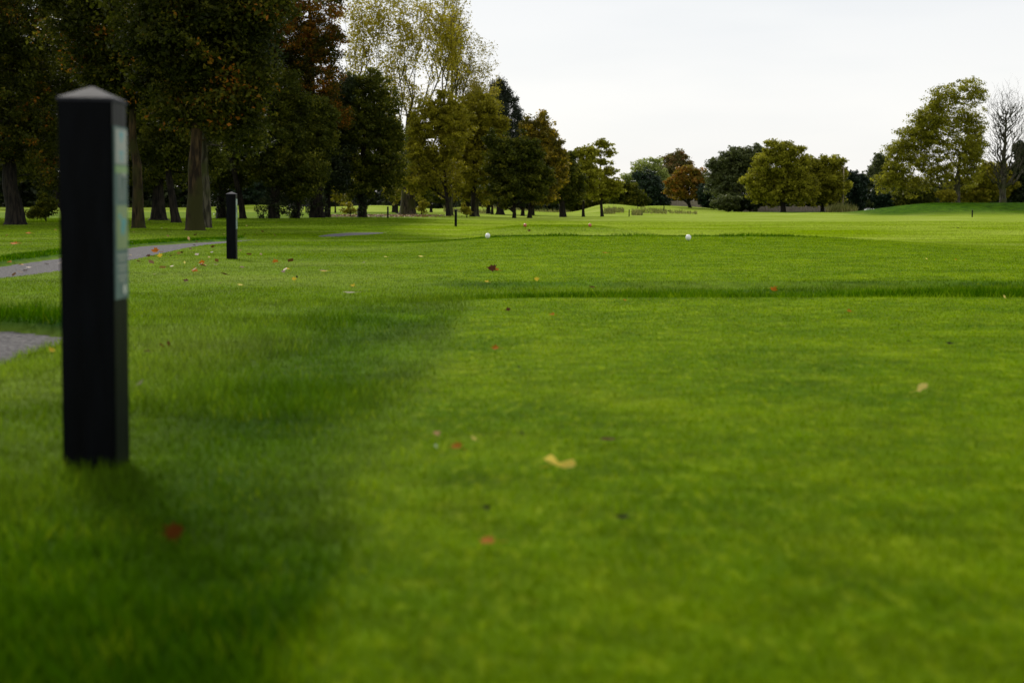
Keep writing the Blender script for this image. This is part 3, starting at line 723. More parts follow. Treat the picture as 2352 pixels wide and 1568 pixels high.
tree('open_topped_tree', 'green tree with an open gappy top beside the wooden pole', 1888, 487, 9, [(1880, 400, 40, 34, 1.2), (1912, 370, 22, 16, .6), (1860, 385, 26, 24), (1930, 395, 20, 18, .5), (1905, 430, 44, 40), (1860, 435, 42, 38)],
     'mid', BARK_DARK, n=480, per=46, Y=278, top=(1890, 370), up=.6, rc=.75, size=.36, shell=.4)
bush('undergrowth_bush', 'brownish undergrowth at the foot of the wooden pole', [(1925, 450, 26, 30), (1900, 465, 22, 18)], 'dark', 300, n=130)
bush('columnar_conifer', 'dark upright conifer just right of the wooden pole', [(1962, 420, 18, 26), (1960, 450, 24, 32), (1972, 440, 18, 34)], 'conifer', 290, n=240, per=60, cat='conifer')
tree('drooping_cedar', 'grey-blue drooping cedar left of the big spreading tree', 2012, 485, 7, [(2022, 370, 14, 14), (2016, 392, 22, 14), (2008, 415, 28, 14), (2004, 440, 32, 16), (2008, 462, 34, 14)],
     'bluegreen', BARK_DARK, n=260, per=50, Y=330, top=(2024, 358), rc=.9, size=.42, cat='conifer')
bush('rounded_conifer', 'dark egg-shaped conifer in front of the drooping cedar', [(2035, 430, 22, 26), (2035, 455, 28, 26), (2042, 465, 28, 18)], 'conifer', 280, n=260, per=60, cat='conifer')
bush('spreading_dark_bush', 'wide dark bush below the left side of the big spreading tree', [(2105, 445, 32, 20), (2080, 455, 26, 22), (2125, 460, 22, 18)], 'dark', 262, n=240)
tree('spreading_tree', 'big spreading tree with many fanned limbs on the right mound', 2196, 466, 17,
     [(2228, 212, 34, 34, 1.2), (2190, 222, 34, 30), (2235, 280, 30, 52), (2150, 262, 40, 36), (2185, 275, 50, 44), (2105, 308, 42, 36), (2140, 330, 56, 44), (2205, 340, 52, 56), (2062, 352, 36, 36),
      (2110, 372, 56, 44), (2165, 400, 60, 40), (2062, 405, 38, 32), (2095, 430, 48, 26), (2225, 400, 38, 42), (2235, 350, 28, 50), (2050, 385, 32, 30), (2035, 415, 30, 30), (2130, 300, 50, 40), (2080, 335, 40, 36), (2152, 232, 34, 30), (2112, 268, 32, 28), (2245, 330, 26, 60)],
     'mid', BARK_GREY, n=1500, per=44, Y=218, top=(2205, 350), up=.8, rc=.8, size=.25, shell=.15, flare=1.5, expo=.47, maxt=760)
tree('bare_tree', 'bare leafless tree beside the big spreading tree at the right edge', 2303, 465, 14,
     [(2350, 250, 34, 50, 1.2), (2285, 250, 24, 50), (2318, 232, 44, 60, 1.5), (2338, 290, 50, 74), (2296, 290, 34, 80), (2352, 340, 40, 64), (2305, 385, 44, 44), (2280, 340, 22, 50)],
     'mid', BARK_GREY, n=1900, Y=219, top=(2310, 260), up=1.0, crown=False, twig=.046, expo=.40, shell=.2, flare=1.4, maxt=1900)
bush('olive_shrub', 'yellowish olive shrub between the spreading tree and the bare tree', [(2268, 412, 40, 40), (2248, 440, 38, 28), (2298, 425, 30, 38), (2228, 450, 24, 16)], 'olive', 235, n=300, per=50)
bush('dark_edge_bush', 'dark bush behind the bare tree at the right edge', [(2345, 405, 24, 50), (2365, 380, 30, 50), (2335, 440, 30, 26)], 'deep', 238, n=300, per=55)
bush('low_shrub', 'small lime shrub at the foot of the spreading tree', [(2172, 452, 16, 12)], 'olive', 214, n=40)
bush('filler_bush', 'low dark bush under the left edge of the widest rounded tree', [(1748, 466, 26, 18), (1735, 455, 18, 16)], 'dark', 296, n=120)
bush('filler_bush', 'low dark bush between the widest rounded tree and the open-topped tree', [(1848, 464, 26, 20), (1842, 445, 20, 26)], 'dark', 300, n=150)
bush('filler_bush', 'dark thicket right of the open-topped tree, touching the wooden pole', [(1928, 440, 24, 34), (1915, 462, 24, 20), (1938, 420, 16, 24)], 'dark', 296, n=190)
bush('filler_bush', 'grey-green thicket in the gap left of the drooping cedar', [(1990, 450, 18, 26), (1998, 432, 14, 18)], 'bluegreen', 350, n=120)
bush('filler_bush', 'dark thicket between the black-green yew and the orange tree', [(1535, 462, 24, 18), (1548, 448, 20, 18)], 'dark', 350, n=120)
bush('filler_bush', 'olive thicket behind the stout black trunk right of the golden tree', [(1325, 460, 40, 20), (1360, 465, 34, 16)], 'dark', 245, n=170)
bush('roadside_bush', 'low leafy bush left of the nearest black post under the trees', [(105, 475, 20, 26), (85, 490, 16, 16)], 'dark', 92, n=100, per=40, rc=.3, size=.13)
bush('teal_bush', 'distant blue-green bush seen between the trunks right of the second post', [(590, 440, 34, 34), (560, 450, 26, 26), (615, 452, 24, 24)], 'conifer', 300, n=200)
bush('foot_shrub', 'sparse shrub at the foot of the third black post', [(1072, 490, 8, 12), (1066, 478, 6, 8)], 'olive', 128, n=26, per=30, rc=.25, size=.16)
bush('foot_shrub', 'thin shrub growing against the right side of the poplar foot', [(968, 480, 9, 14), (974, 470, 7, 10)], 'olive', 138, n=26, per=30, rc=.3, size=.16)
bush('foot_shrub', 'sparse shrub left of the dark oval tree trunk', [(805, 486, 16, 10), (795, 478, 12, 10)], 'olive', 122, n=24, per=24, rc=.3, size=.16)

# --- unseen tree added over the camera so its crown darkens the near grass
def unseen_shade_tree():
    r = np.random.default_rng(77); x, y = -3.6, -6.0; z = float(terrain(x, y)); org = np.array([x, y, z])
    root = empty('added_shade_tree', org); tag(root, 'unseen leafy tree added behind the viewpoint to shade the near grass', 'tree')
    d = r.normal(0, 1, (1000, 3)); d /= np.linalg.norm(d, axis=1, keepdims=True); d *= (r.random((1000, 1)) ** .4)
    P = np.array([x + 1.2, y + 5.2, z + 7.3]) + d * np.array([7.6, 6.8, 2.9])
    q = np.linspace(0, 1, 10)[:, None]; pts = org + np.array([0, 0, -.2]) + q * np.array([.4, .8, 7.5]); trad = .34 * (1 - .7 * q[:, 0]); trad[0] *= 1.5
    B, par, rad, nt_ = branch_skeleton(pts, trad, P[:300], .4, .012, .5, .1, r)
    i = np.arange(1, len(B)); v, qd = tube_mesh(B[par[i]], B[i], np.minimum(rad[par[i]], rad[i] * 1.4), rad[i], 8)
    mesh_obj('trunk', v - org, qd, 4, BARK_BROWN, root, smooth=True)
    v, t = leaves(P, 46, .75, .26, .6, r); mesh_obj('crown', v - org, np.arange(len(v)), 4, LV['green_maple'], root, tint=t)
unseen_shade_tree()

# --- far wood as one mass
P = []
rw = np.random.default_rng(5)
for (u0, u1, v0, v1, Y, n) in ((-420, 820, 160, 482, 300, 2400), (-420, 780, 410, 482, 310, 1300), (-420, 560, 40, 320, 240, 1000), (760, 1400, 425, 487, 395, 900), (700, 1240, 330, 485, 380, 900), (1200, 1460, 440, 486, 400, 320), (1600, 1990, 395, 490, 400, 900), (1500, 1640, 440, 490, 430, 200), (2040, 2560, 400, 478, 330, 620)):
    u = rw.random(n) * (u1 - u0) + u0
    topn = v0 + (v1 - v0) * .45 * fbm(u * .015 + 3, u * 0 + Y, 3)
    v = topn + (v1 - topn) * rw.random(n) ** .8
    yy = Y + rw.random(n) * 25
    x = np.array([at_plane(a, b, c) for a, b, c in zip(u, v, yy)])
    P.append(np.stack([x[:, 0], yy, x[:, 1]], -1))
P = np.concatenate(P)
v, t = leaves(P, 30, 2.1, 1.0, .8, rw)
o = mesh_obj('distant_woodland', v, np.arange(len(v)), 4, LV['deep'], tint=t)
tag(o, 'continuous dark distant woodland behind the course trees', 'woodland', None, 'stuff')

# --- reeds and rough grass tufts by the centre mound
def tufts(name, label, strip, n, h, kind, w=.10):
    r = np.random.default_rng(3 + n)
    i = r.integers(0, len(strip), n); X = np.empty(n); Yv = np.empty(n)
    for j, s in enumerate(strip):
        k = i == j; c = k.sum(); u = s[0] + (s[1] - s[0]) * r.random(c); Yv[k] = s[2] + (s[3] - s[2]) * r.random(c)
        X[k] = (u - CX) / F * Yv[k]
    z = terrain(X, Yv); a = r.random(n) * 6.28; hh = h * (.25 + r.random(n)) * (.1 + 1.5 * fbm(X * .55, Yv * .3, 3) ** 1.5); l = hh * .35
    wx, wy = np.cos(a) * w / 2, np.sin(a) * w / 2
    v = np.empty((n, 3, 3)); v[:, 0] = np.stack([X - wx, Yv - wy, z - .02], -1); v[:, 1] = np.stack([X + wx, Yv + wy, z - .02], -1)
    a2 = r.random(n) * 6.28; v[:, 2] = np.stack([X + np.cos(a2) * l, Yv + np.sin(a2) * l, z + hh], -1)
    o = mesh_obj(name, v.reshape(-1, 3), np.arange(3 * n), 3, LV[kind], tint=r.random(n)); tag(o, label, 'reeds', None, 'stuff')
tufts('reeds', 'dry straw-coloured reeds along the foot of the centre mound', [(1386, 1412, 212, 224), (1396, 1432, 216, 222), (1450, 1475, 205, 222), (1470, 1530, 215, 228), (1500, 1600, 218, 232)], 2600, .62, 'reed', .10)
tufts('tall_weeds', 'straggly yellow weeds round the wooden pole at the fairway end', [(1895, 1965, 262, 275)], 1800, 1.6, 'reed', .16)
tufts('rough_tufts', 'straggly dry grass under the trees in the middle distance', [(1130, 1330, 245, 262), (1020, 1130, 215, 235)], 2600, .7, 'reed', .12)

# --- leaf litter under the trees
def litter(name, label, n, u0, u1, v0, v1, size, seed):
    r = np.random.default_rng(seed); pts = []
    while len(pts) < 220:
        u = u0 + (u1 - u0) * r.random(); vv = v0 + (v1 - v0) * r.random(); pts.append(ground(u, vv)[:2])
    pts = np.array(pts); c = pts[r.integers(0, len(pts), n)] + r.normal(0, 1.0, (n, 2)) * np.array([.8, 1.5])
    z = terrain(c[:, 0], c[:, 1]) + .03 + .03 * r.random(n)
    a = r.random(n) * 6.28; s = size * (.6 + .8 * r.random(n)); t = np.stack([np.cos(a), np.sin(a), r.normal(0, .3, n)], -1) * s[:, None] * .5
    b = np.stack([-np.sin(a), np.cos(a), r.normal(0, .3, n)], -1) * s[:, None] * .4
    C = np.column_stack([c, z]); v = np.stack([C - t, C + b, C + t, C - b], 1)
    o = mesh_obj(name, v.reshape(-1, 3), np.arange(4 * n), 4, M_LITTER, tint=r.random(n)); tag(o, label, 'leaf litter', None, 'stuff')
M_LITTER = mat_leaf('leaf_litter', [(0, (.05, .022, .008)), (.5, (.14, .07, .02)), (.8, (.28, .16, .05)), (1, (.42, .30, .10))], .2, spec=.1)
litter('leaf_litter', 'band of brown fallen leaves under the poplar and oval tree', 3600, 745, 1010, 493.5, 498.5, .15, 1)
litter('leaf_litter', 'thin scatter of fallen leaves under the left wood', 45, 0, 620, 512, 545, .12, 2)
litter('leaf_litter', 'brown leaf scatter along the edge of the gravel path', 85, 0, 620, 556, 640, .075, 3)

# ------------------------------------------------------------------ marker posts
M_BALL = mat_basic('white_ball', [(.3, (.74, .74, .72)), (.7, (.84, .84, .82))], .3, .5, 20, 2)
M_POST = mat_basic('black_recycled_plastic', [(.3, (.0012, .0014, .0022)), (.7, (.0034, .0042, .0065))], .45, .07, 30, 5, .25, 'Object', (1, 1, .15))
M_PLATE = mat_basic('plate_blue_grey', [(.3, (.10, .16, .16)), (.7, (.15, .22, .21))], .5, .15, 6, 2)
M_WHITE = mat_basic('sign_white', [(.3, (.32, .34, .32)), (.7, (.42, .44, .42))], .4, .4, 9, 2)
M_SIGN_GREEN = mat_basic('sign_green', [(.3, (.16, .30, .12)), (.7, (.30, .44, .16))], .4, .4, 14, 2)
M_SIGN_LIME = mat_basic('sign_lime', [(.3, (.21, .29, .14)), (.7, (.29, .36, .19))], .4, .4, 14, 2)
M_SIGN_BLUE = mat_basic('sign_blue', [(.3, (.06, .30, .38)), (.7, (.10, .40, .48))], .4, .4, 14, 2)
x0, Y0, z0 = ground(150, 1078)
c0 = Y0 * ct + (CAMZ - z0) * st
W = 122 * c0 / F
ztop = at_plane(137, 226, Y0)[1]
PH = ztop - z0
print('post', x0, Y0, W, PH)
def box(bm, x0, x1, y0, y1, z0, z1):
    vs = [bm.verts.new(p) for p in ((x0, y0, z0), (x1, y0, z0), (x1, y1, z0), (x0, y1, z0), (x0, y0, z1), (x1, y0, z1), (x1, y1, z1), (x0, y1, z1))]
    for f in ((0, 3, 2, 1), (4, 5, 6, 7), (0, 1, 5, 4), (1, 2, 6, 5), (2, 3, 7, 6), (3, 0, 4, 7)): bm.faces.new([vs[i] for i in f])
def make_post():
    root = empty('marker_post', (0, 0, 0)); h = W / 2
    bm = bmesh.new(); box(bm, -h, h, -h, h, -.12, PH)
    bmesh.ops.bevel(bm, geom=[e for e in bm.edges], offset=.004, segments=2, affect='EDGES')
    bm_obj('shaft', bm, M_POST, root)
    bm = bmesh.new(); k = h + .003
    b = [bm.verts.new(p) for p in ((-k, -k, PH - .006), (k, -k, PH - .006), (k, k, PH - .006), (-k, k, PH - .006))]
    m = [bm.verts.new(p) for p in ((-k, -k, PH + .002), (k, -k, PH + .002), (k, k, PH + .002), (-k, k, PH + .002))]
    t = bm.verts.new((0, 0, PH + .034))
    for i in range(4):
        j = (i + 1) % 4; bm.faces.new((b[i], b[j], m[j], m[i])); bm.faces.new((m[i], m[j], t))
    bm.faces.new(b[::-1])
    bmesh.ops.bevel(bm, geom=[e for e in bm.edges if t in e.verts], offset=.003, segments=2, affect='EDGES')
    bm_obj('pyramid_cap', bm, M_CAP, root)
    # course plate on the right-hand face
    zt, zb = PH - .062, PH - .475; e = .008
    pw = h - e
    def face(name, mat, parent, ya, yb, za, zb_, off, th=.0015):
        bm = bmesh.new(); box(bm, h + off, h + off + th, ya, yb, zb_, za); return bm_obj(name, bm, mat, parent)
    pl_ = face('sign_plate', M_PLATE, root, -pw, pw, zt, zb, 0, .003)
    H_ = zt - zb
    def zz(q): return zt - q * H_
    crest = face('crest_panel', M_WHITE, pl_, -pw + .006, pw - .006, zz(.015), zz(.215), .003)
    # small blue emblem on the crest panel: a shield outline with a dot row
    bm = bmesh.new()
    for (yy, zq, ry, rz) in ((0, .045, .018, .008), (0, .075, .010, .006), (0, .15, .022, .004), (0, .175, .016, .003), (0, .195, .010, .003)):
        vs = [bm.verts.new((h + .0048, yy + ry * math.cos(a), zz(zq) + rz * math.sin(a))) for a in np.linspace(0, 2 * math.pi, 14, endpoint=False)]
        bm.faces.new(vs)
    bm_obj('emblem', bm, M_SIGN_BLUE, pl_)
    face('green_band', M_SIGN_GREEN, pl_, -pw + .004, pw - .004, zz(.225), zz(.27), .003)
    # hole number 17
    cu = bpy.data.curves.new('number', 'FONT'); cu.body = '17'; cu.size = .085; cu.align_x = 'CENTER'; cu.align_y = 'CENTER'; cu.extrude = .0006
    tmp = bpy.data.objects.new('number_tmp', cu); COL.objects.link(tmp)
    dg = bpy.context.evaluated_depsgraph_get(); dg.update()
    me = bpy.data.meshes.new_from_object(tmp.evaluated_get(dg)); bpy.data.objects.remove(tmp)
    for vtx in me.vertices:
        x, y, z = vtx.co; vtx.co = (h + .0042 + z, x * .95, zz(.355) + y * 1.15)
    me.materials.clear(); me.materials.append(M_WHITE)
    o = bpy.data.objects.new('number', me); COL.objects.link(o); o.parent = pl_
    face('lime_map', M_SIGN_LIME, pl_, -pw + .010, pw - .010, zz(.455), zz(.71), .003)
    bm = bmesh.new()
    for (yy, zq, ry, rz) in ((.012, .56, .020, .014), (.004, .60, .016, .012), (-.02, .52, .010, .008)):
        vs = [bm.verts.new((h + .0050, yy + ry * (1 + .2 * math.sin(3 * a)) * math.cos(a), zz(zq) + rz * math.sin(a))) for a in np.linspace(0, 2 * math.pi, 18, endpoint=False)]
        bm.faces.new(vs)
    bm_obj('map_pond', bm, M_SIGN_BLUE, pl_)
    bm = bmesh.new()
    for q, wd in ((.74, .8), (.765, .6), (.80, .75), (.825, .55), (.86, .7), (.885, .5)):
        box(bm, h + .003, h + .0045, -pw * wd, pw * wd, zz(q + .014), zz(q))
    bm_obj('text_lines', bm, M_WHITE, pl_)
    bm = bmesh.new()
    vs = [bm.verts.new((h + .005, .016 + .013 * math.cos(a), zz(.945) + .013 * math.sin(a))) for a in np.linspace(0, 2 * math.pi, 20, endpoint=False)]
    bm.faces.new(vs); bm_obj('white_spot', bm, M_BALL, pl_)
    return root
M_CAP = mat_basic('sky_sheen_cap', [(.3, (.028, .027, .036)), (.7, (.048, .046, .060))], .7, .12, 30, 4, .1)  # sky reflection on the black cap painted in as a lighter grey
post0 = make_post()
PG = 'black square marker posts along the course'
def put_post(o, x, y, label, s=1., rz=0, lean=0., z=None):
    o.location = (x, y, (float(terrain(x, y, False)) if z is None else z)); o.scale = (s,) * 3; o.rotation_euler = (0, lean, rz); tag(o, label, 'post', PG)
put_post(post0, x0 + W / 2 - .006, Y0 + W / 2, 'nearest black square post with a colourful hole plate on its right side', lean=.0145, z=z0)
def post_at(u, v, label, Y=None, s=1., lean=0., rz=0.):
    if Y is None: x, y, z = ground(u, v)
    else: y = Y; x = at_plane(u, v, Y)[0]
    put_post(copy_tree(post0), x, y, label, s, rz, lean)
post_at(533, 595, 'second black post, between the gravel path and the tee, casting a short shadow', lean=.012, s=1.0)
post_at(1047, 521, 'third black post, on the grass in front of the middle trees')
post_at(891, 501, 'small black post left of the poplar foot')
post_at(1445, 495.5, 'black post on the fairway left of the reeds', Y=188)
post_at(1369, 488, 'tiny black post at the stem of the airy layered tree, left one of the pair', Y=262)
post_at(1387.5, 488, 'tiny black post at the stem of the airy layered tree, right one of the pair', Y=262)
post_at(1464, 488.6, 'tiny leaning black post in front of the reeds', Y=225, s=.75, lean=.25)
post_at(1525, 488.5, 'tiny upright black post in front of the reeds', Y=225)
post_at(2233, 497, 'black post in front of the right mound', Y=178)
post_at(703, 487, 'tiny black post seen between two ivy-clad trunks', Y=175)
post_at(755, 480, 'tiny black post on the lit lawn right of the orange-tinged maple', Y=215)

# ------------------------------------------------------------------ tee markers
def tee_marker(u, v, mat, mat2, label, r, tilt, group):
    x, y, z = ground(u, v); root = empty('tee_marker', (x, y, z)); tag(root, label, 'tee marker', group)
    bm = bmesh.new(); bmesh.ops.create_uvsphere(bm, u_segments=28, v_segments=18, radius=r)
    # dimples, like an oversized ball
    for vt in bm.verts:
        a, b = math.atan2(vt.co.y, vt.co.x) * 7, math.asin(max(-1, min(1, vt.co.z / r))) * 9
        vt.co *= 1 - .02 * (math.sin(a) * math.sin(b))
        vt.co.z *= 1.08
    bmesh.ops.rotate(bm, verts=bm.verts, cent=(0, 0, 0), matrix=__import__('mathutils').Matrix.Rotation(tilt, 3, 'Y'))
    bmesh.ops.translate(bm, verts=bm.verts, vec=(0, 0, r * 1.05 + .012))
    bm_obj('ball', bm, mat, root, True)
    bm = bmesh.new(); bmesh.ops.create_cone(bm, cap_ends=True, segments=12, radius1=.003, radius2=.010, depth=.12)
    bmesh.ops.translate(bm, verts=bm.verts, vec=(0, 0, -.04)); bm_obj('spike', bm, mat2, root)
M_BALLR = mat_basic('orange_red_ball', [(.3, (.40, .09, .05)), (.7, (.55, .16, .09))], .35, .5, 20, 2)
M_SPIKE = mat_basic('dark_spike', [(.3, (.02, .02, .02)), (.7, (.04, .04, .04))], .5)
tee_marker(1120, 549, M_BALL, M_SPIKE, 'white ball tee marker, nearer the marker posts on the middle tee', .054, .25, 'white tee markers')
tee_marker(1581, 553.5, M_BALL, M_SPIKE, 'white ball tee marker out to the right on the middle tee', .054, -.2, 'white tee markers')
tee_marker(1206, 522, M_BALLR, M_SPIKE, 'red tee marker, nearer the third black post on the far small tee', .062, 0, 'red tee markers')
tee_marker(1355, 522, M_BALLR, M_SPIKE, 'red tee marker at the right of the far small tee', .062, 0, 'red tee markers')

# ------------------------------------------------------------------ fallen leaves
def lm(name, a, b):
    m = mat_basic(name, [(.35, a), (.65, b)], .75, .08, 60, 3); n = m.node_tree
    p = next(x for x in n.nodes if x.type == 'BSDF_PRINCIPLED'); r = next(x for x in n.nodes if x.type == 'VALTORGB'); o = next(x for x in n.nodes if x.type == 'OUTPUT_MATERIAL')
    t = n.nodes.new('ShaderNodeBsdfTranslucent'); mx = n.nodes.new('ShaderNodeMixShader'); mx.inputs[0].default_value = .35
    n.links.new(r.outputs[0], t.inputs['Color']); n.links.new(p.outputs[0], mx.inputs[1]); n.links.new(t.outputs[0], mx.inputs[2]); n.links.new(mx.outputs[0], o.inputs['Surface'])
    return m
LM = {'yo': lm('leaf_yellow_orange', (.92, .60, .10), (.97, .86, .16)), 'py': lm('leaf_pale_yellow', (.78, .62, .14), (.90, .76, .22)),
      'red': lm('leaf_red', (.08, .022, .003), (.16, .050, .006)), 'or': lm('leaf_orange', (.38, .10, .006), (.56, .20, .012)),
      'pk': lm('leaf_pinkish', (.50, .28, .12), (.62, .40, .20)), 'br': lm('leaf_brown', (.06, .022, .012), (.14, .05, .02)),
      'dk': lm('leaf_dark_brown', (.012, .010, .006), (.035, .022, .012)), 'ye': lm('leaf_yellow', (.62, .42, .03), (.75, .55, .05)),
      'gr': lm('leaf_grey_beige', (.30, .28, .18), (.42, .38, .26)), 'wh': lm('leaf_whitish', (.5, .55, .45), (.62, .66, .55))}
MAPLE = [(0, -.5), (.10, -.28), (.34, -.36), (.28, -.14), (.55, .02), (.30, .10), (.42, .36), (.16, .24), (0, .55), (-.16, .24), (-.42, .36), (-.30, .10), (-.55, .02), (-.28, -.14), (-.34, -.36), (-.10, -.28)]
CURLED = [(-.5, .04), (-.40, .22), (-.22, .24), (-.06, .06), (.18, .12), (.42, .16), (.52, .02), (.40, -.16), (.18, -.20), (0, -.08), (-.16, -.06), (-.34, -.16)]
OVAL = [(0, -.55), (.14, -.35), (.22, -.1), (.22, .15), (.12, .38), (0, .55), (-.12, .38), (-.22, .15), (-.22, -.1), (-.14, -.35)]
def fallen(u, v, wpx, colr, label, shape='maple', tilt=.35, yaw=None, curl=.25, lift=.016):
    r = random.Random(int(u * 7 + v)); x, y, z = ground(u, v + wpx * .12)
    c = y * ct + (CAMZ - z) * st; s = wpx * c / F / (1.05 if shape == 'maple' else 1.0)
    pts = MAPLE if shape == 'maple' else CURLED if shape == 'curled' else OVAL
    bm = bmesh.new(); c0_ = bm.verts.new((0, 0, 0)); ring = []; mid = []
    for (a, b) in pts:
        k = r.uniform(.72, 1.15); ring.append(bm.verts.new((a * k, b * k, curl * (abs(a) ** 1.4 + .5 * abs(b) ** 2) * r.uniform(.2, 1.9))))
        mid.append(bm.verts.new((a * k * .5, b * k * .5, curl * .18 * r.uniform(.3, 1.4) * (abs(a) + abs(b)))))
    n = len(ring)
    for i in range(n):
        j = (i + 1) % n; bm.faces.new((mid[i], ring[i], ring[j], mid[j])); bm.faces.new((c0_, mid[i], mid[j]))
    # stalk
    p0, p1 = (Vector((-.30, -.10, .03)), Vector((-.62, -.22, .02))) if shape == 'curled' else (Vector((0, -.48, .03)), Vector((r.uniform(-.2, .2), -.95, .10)))
    for q in range(2):
        pass
    w_ = .014; a = [bm.verts.new(p0 + Vector(d)) for d in ((-w_, 0, 0), (w_, 0, 0), (0, 0, w_ * 2))]; b = [bm.verts.new(p1 + Vector(d)) for d in ((-w_, 0, 0), (w_, 0, 0), (0, 0, w_ * 2))]
    for i in range(3): bm.faces.new((a[i], a[(i + 1) % 3], b[(i + 1) % 3], b[i]))
    o = bm_obj('fallen_leaf', bm, LM[colr], smooth=True)
    yw = r.uniform(0, 6.28) if yaw is None else yaw
    o.scale = (s, s, s); o.location = (x, y, z + lift + .12 * s * abs(math.sin(tilt)) * 2)
    from mathutils import Matrix
    o.rotation_euler = (Matrix.Rotation(tilt, 3, 'X') @ Matrix.Rotation(yw, 3, 'Z')).to_euler()
    tag(o, label, 'leaf', 'fallen autumn leaves on the grass')
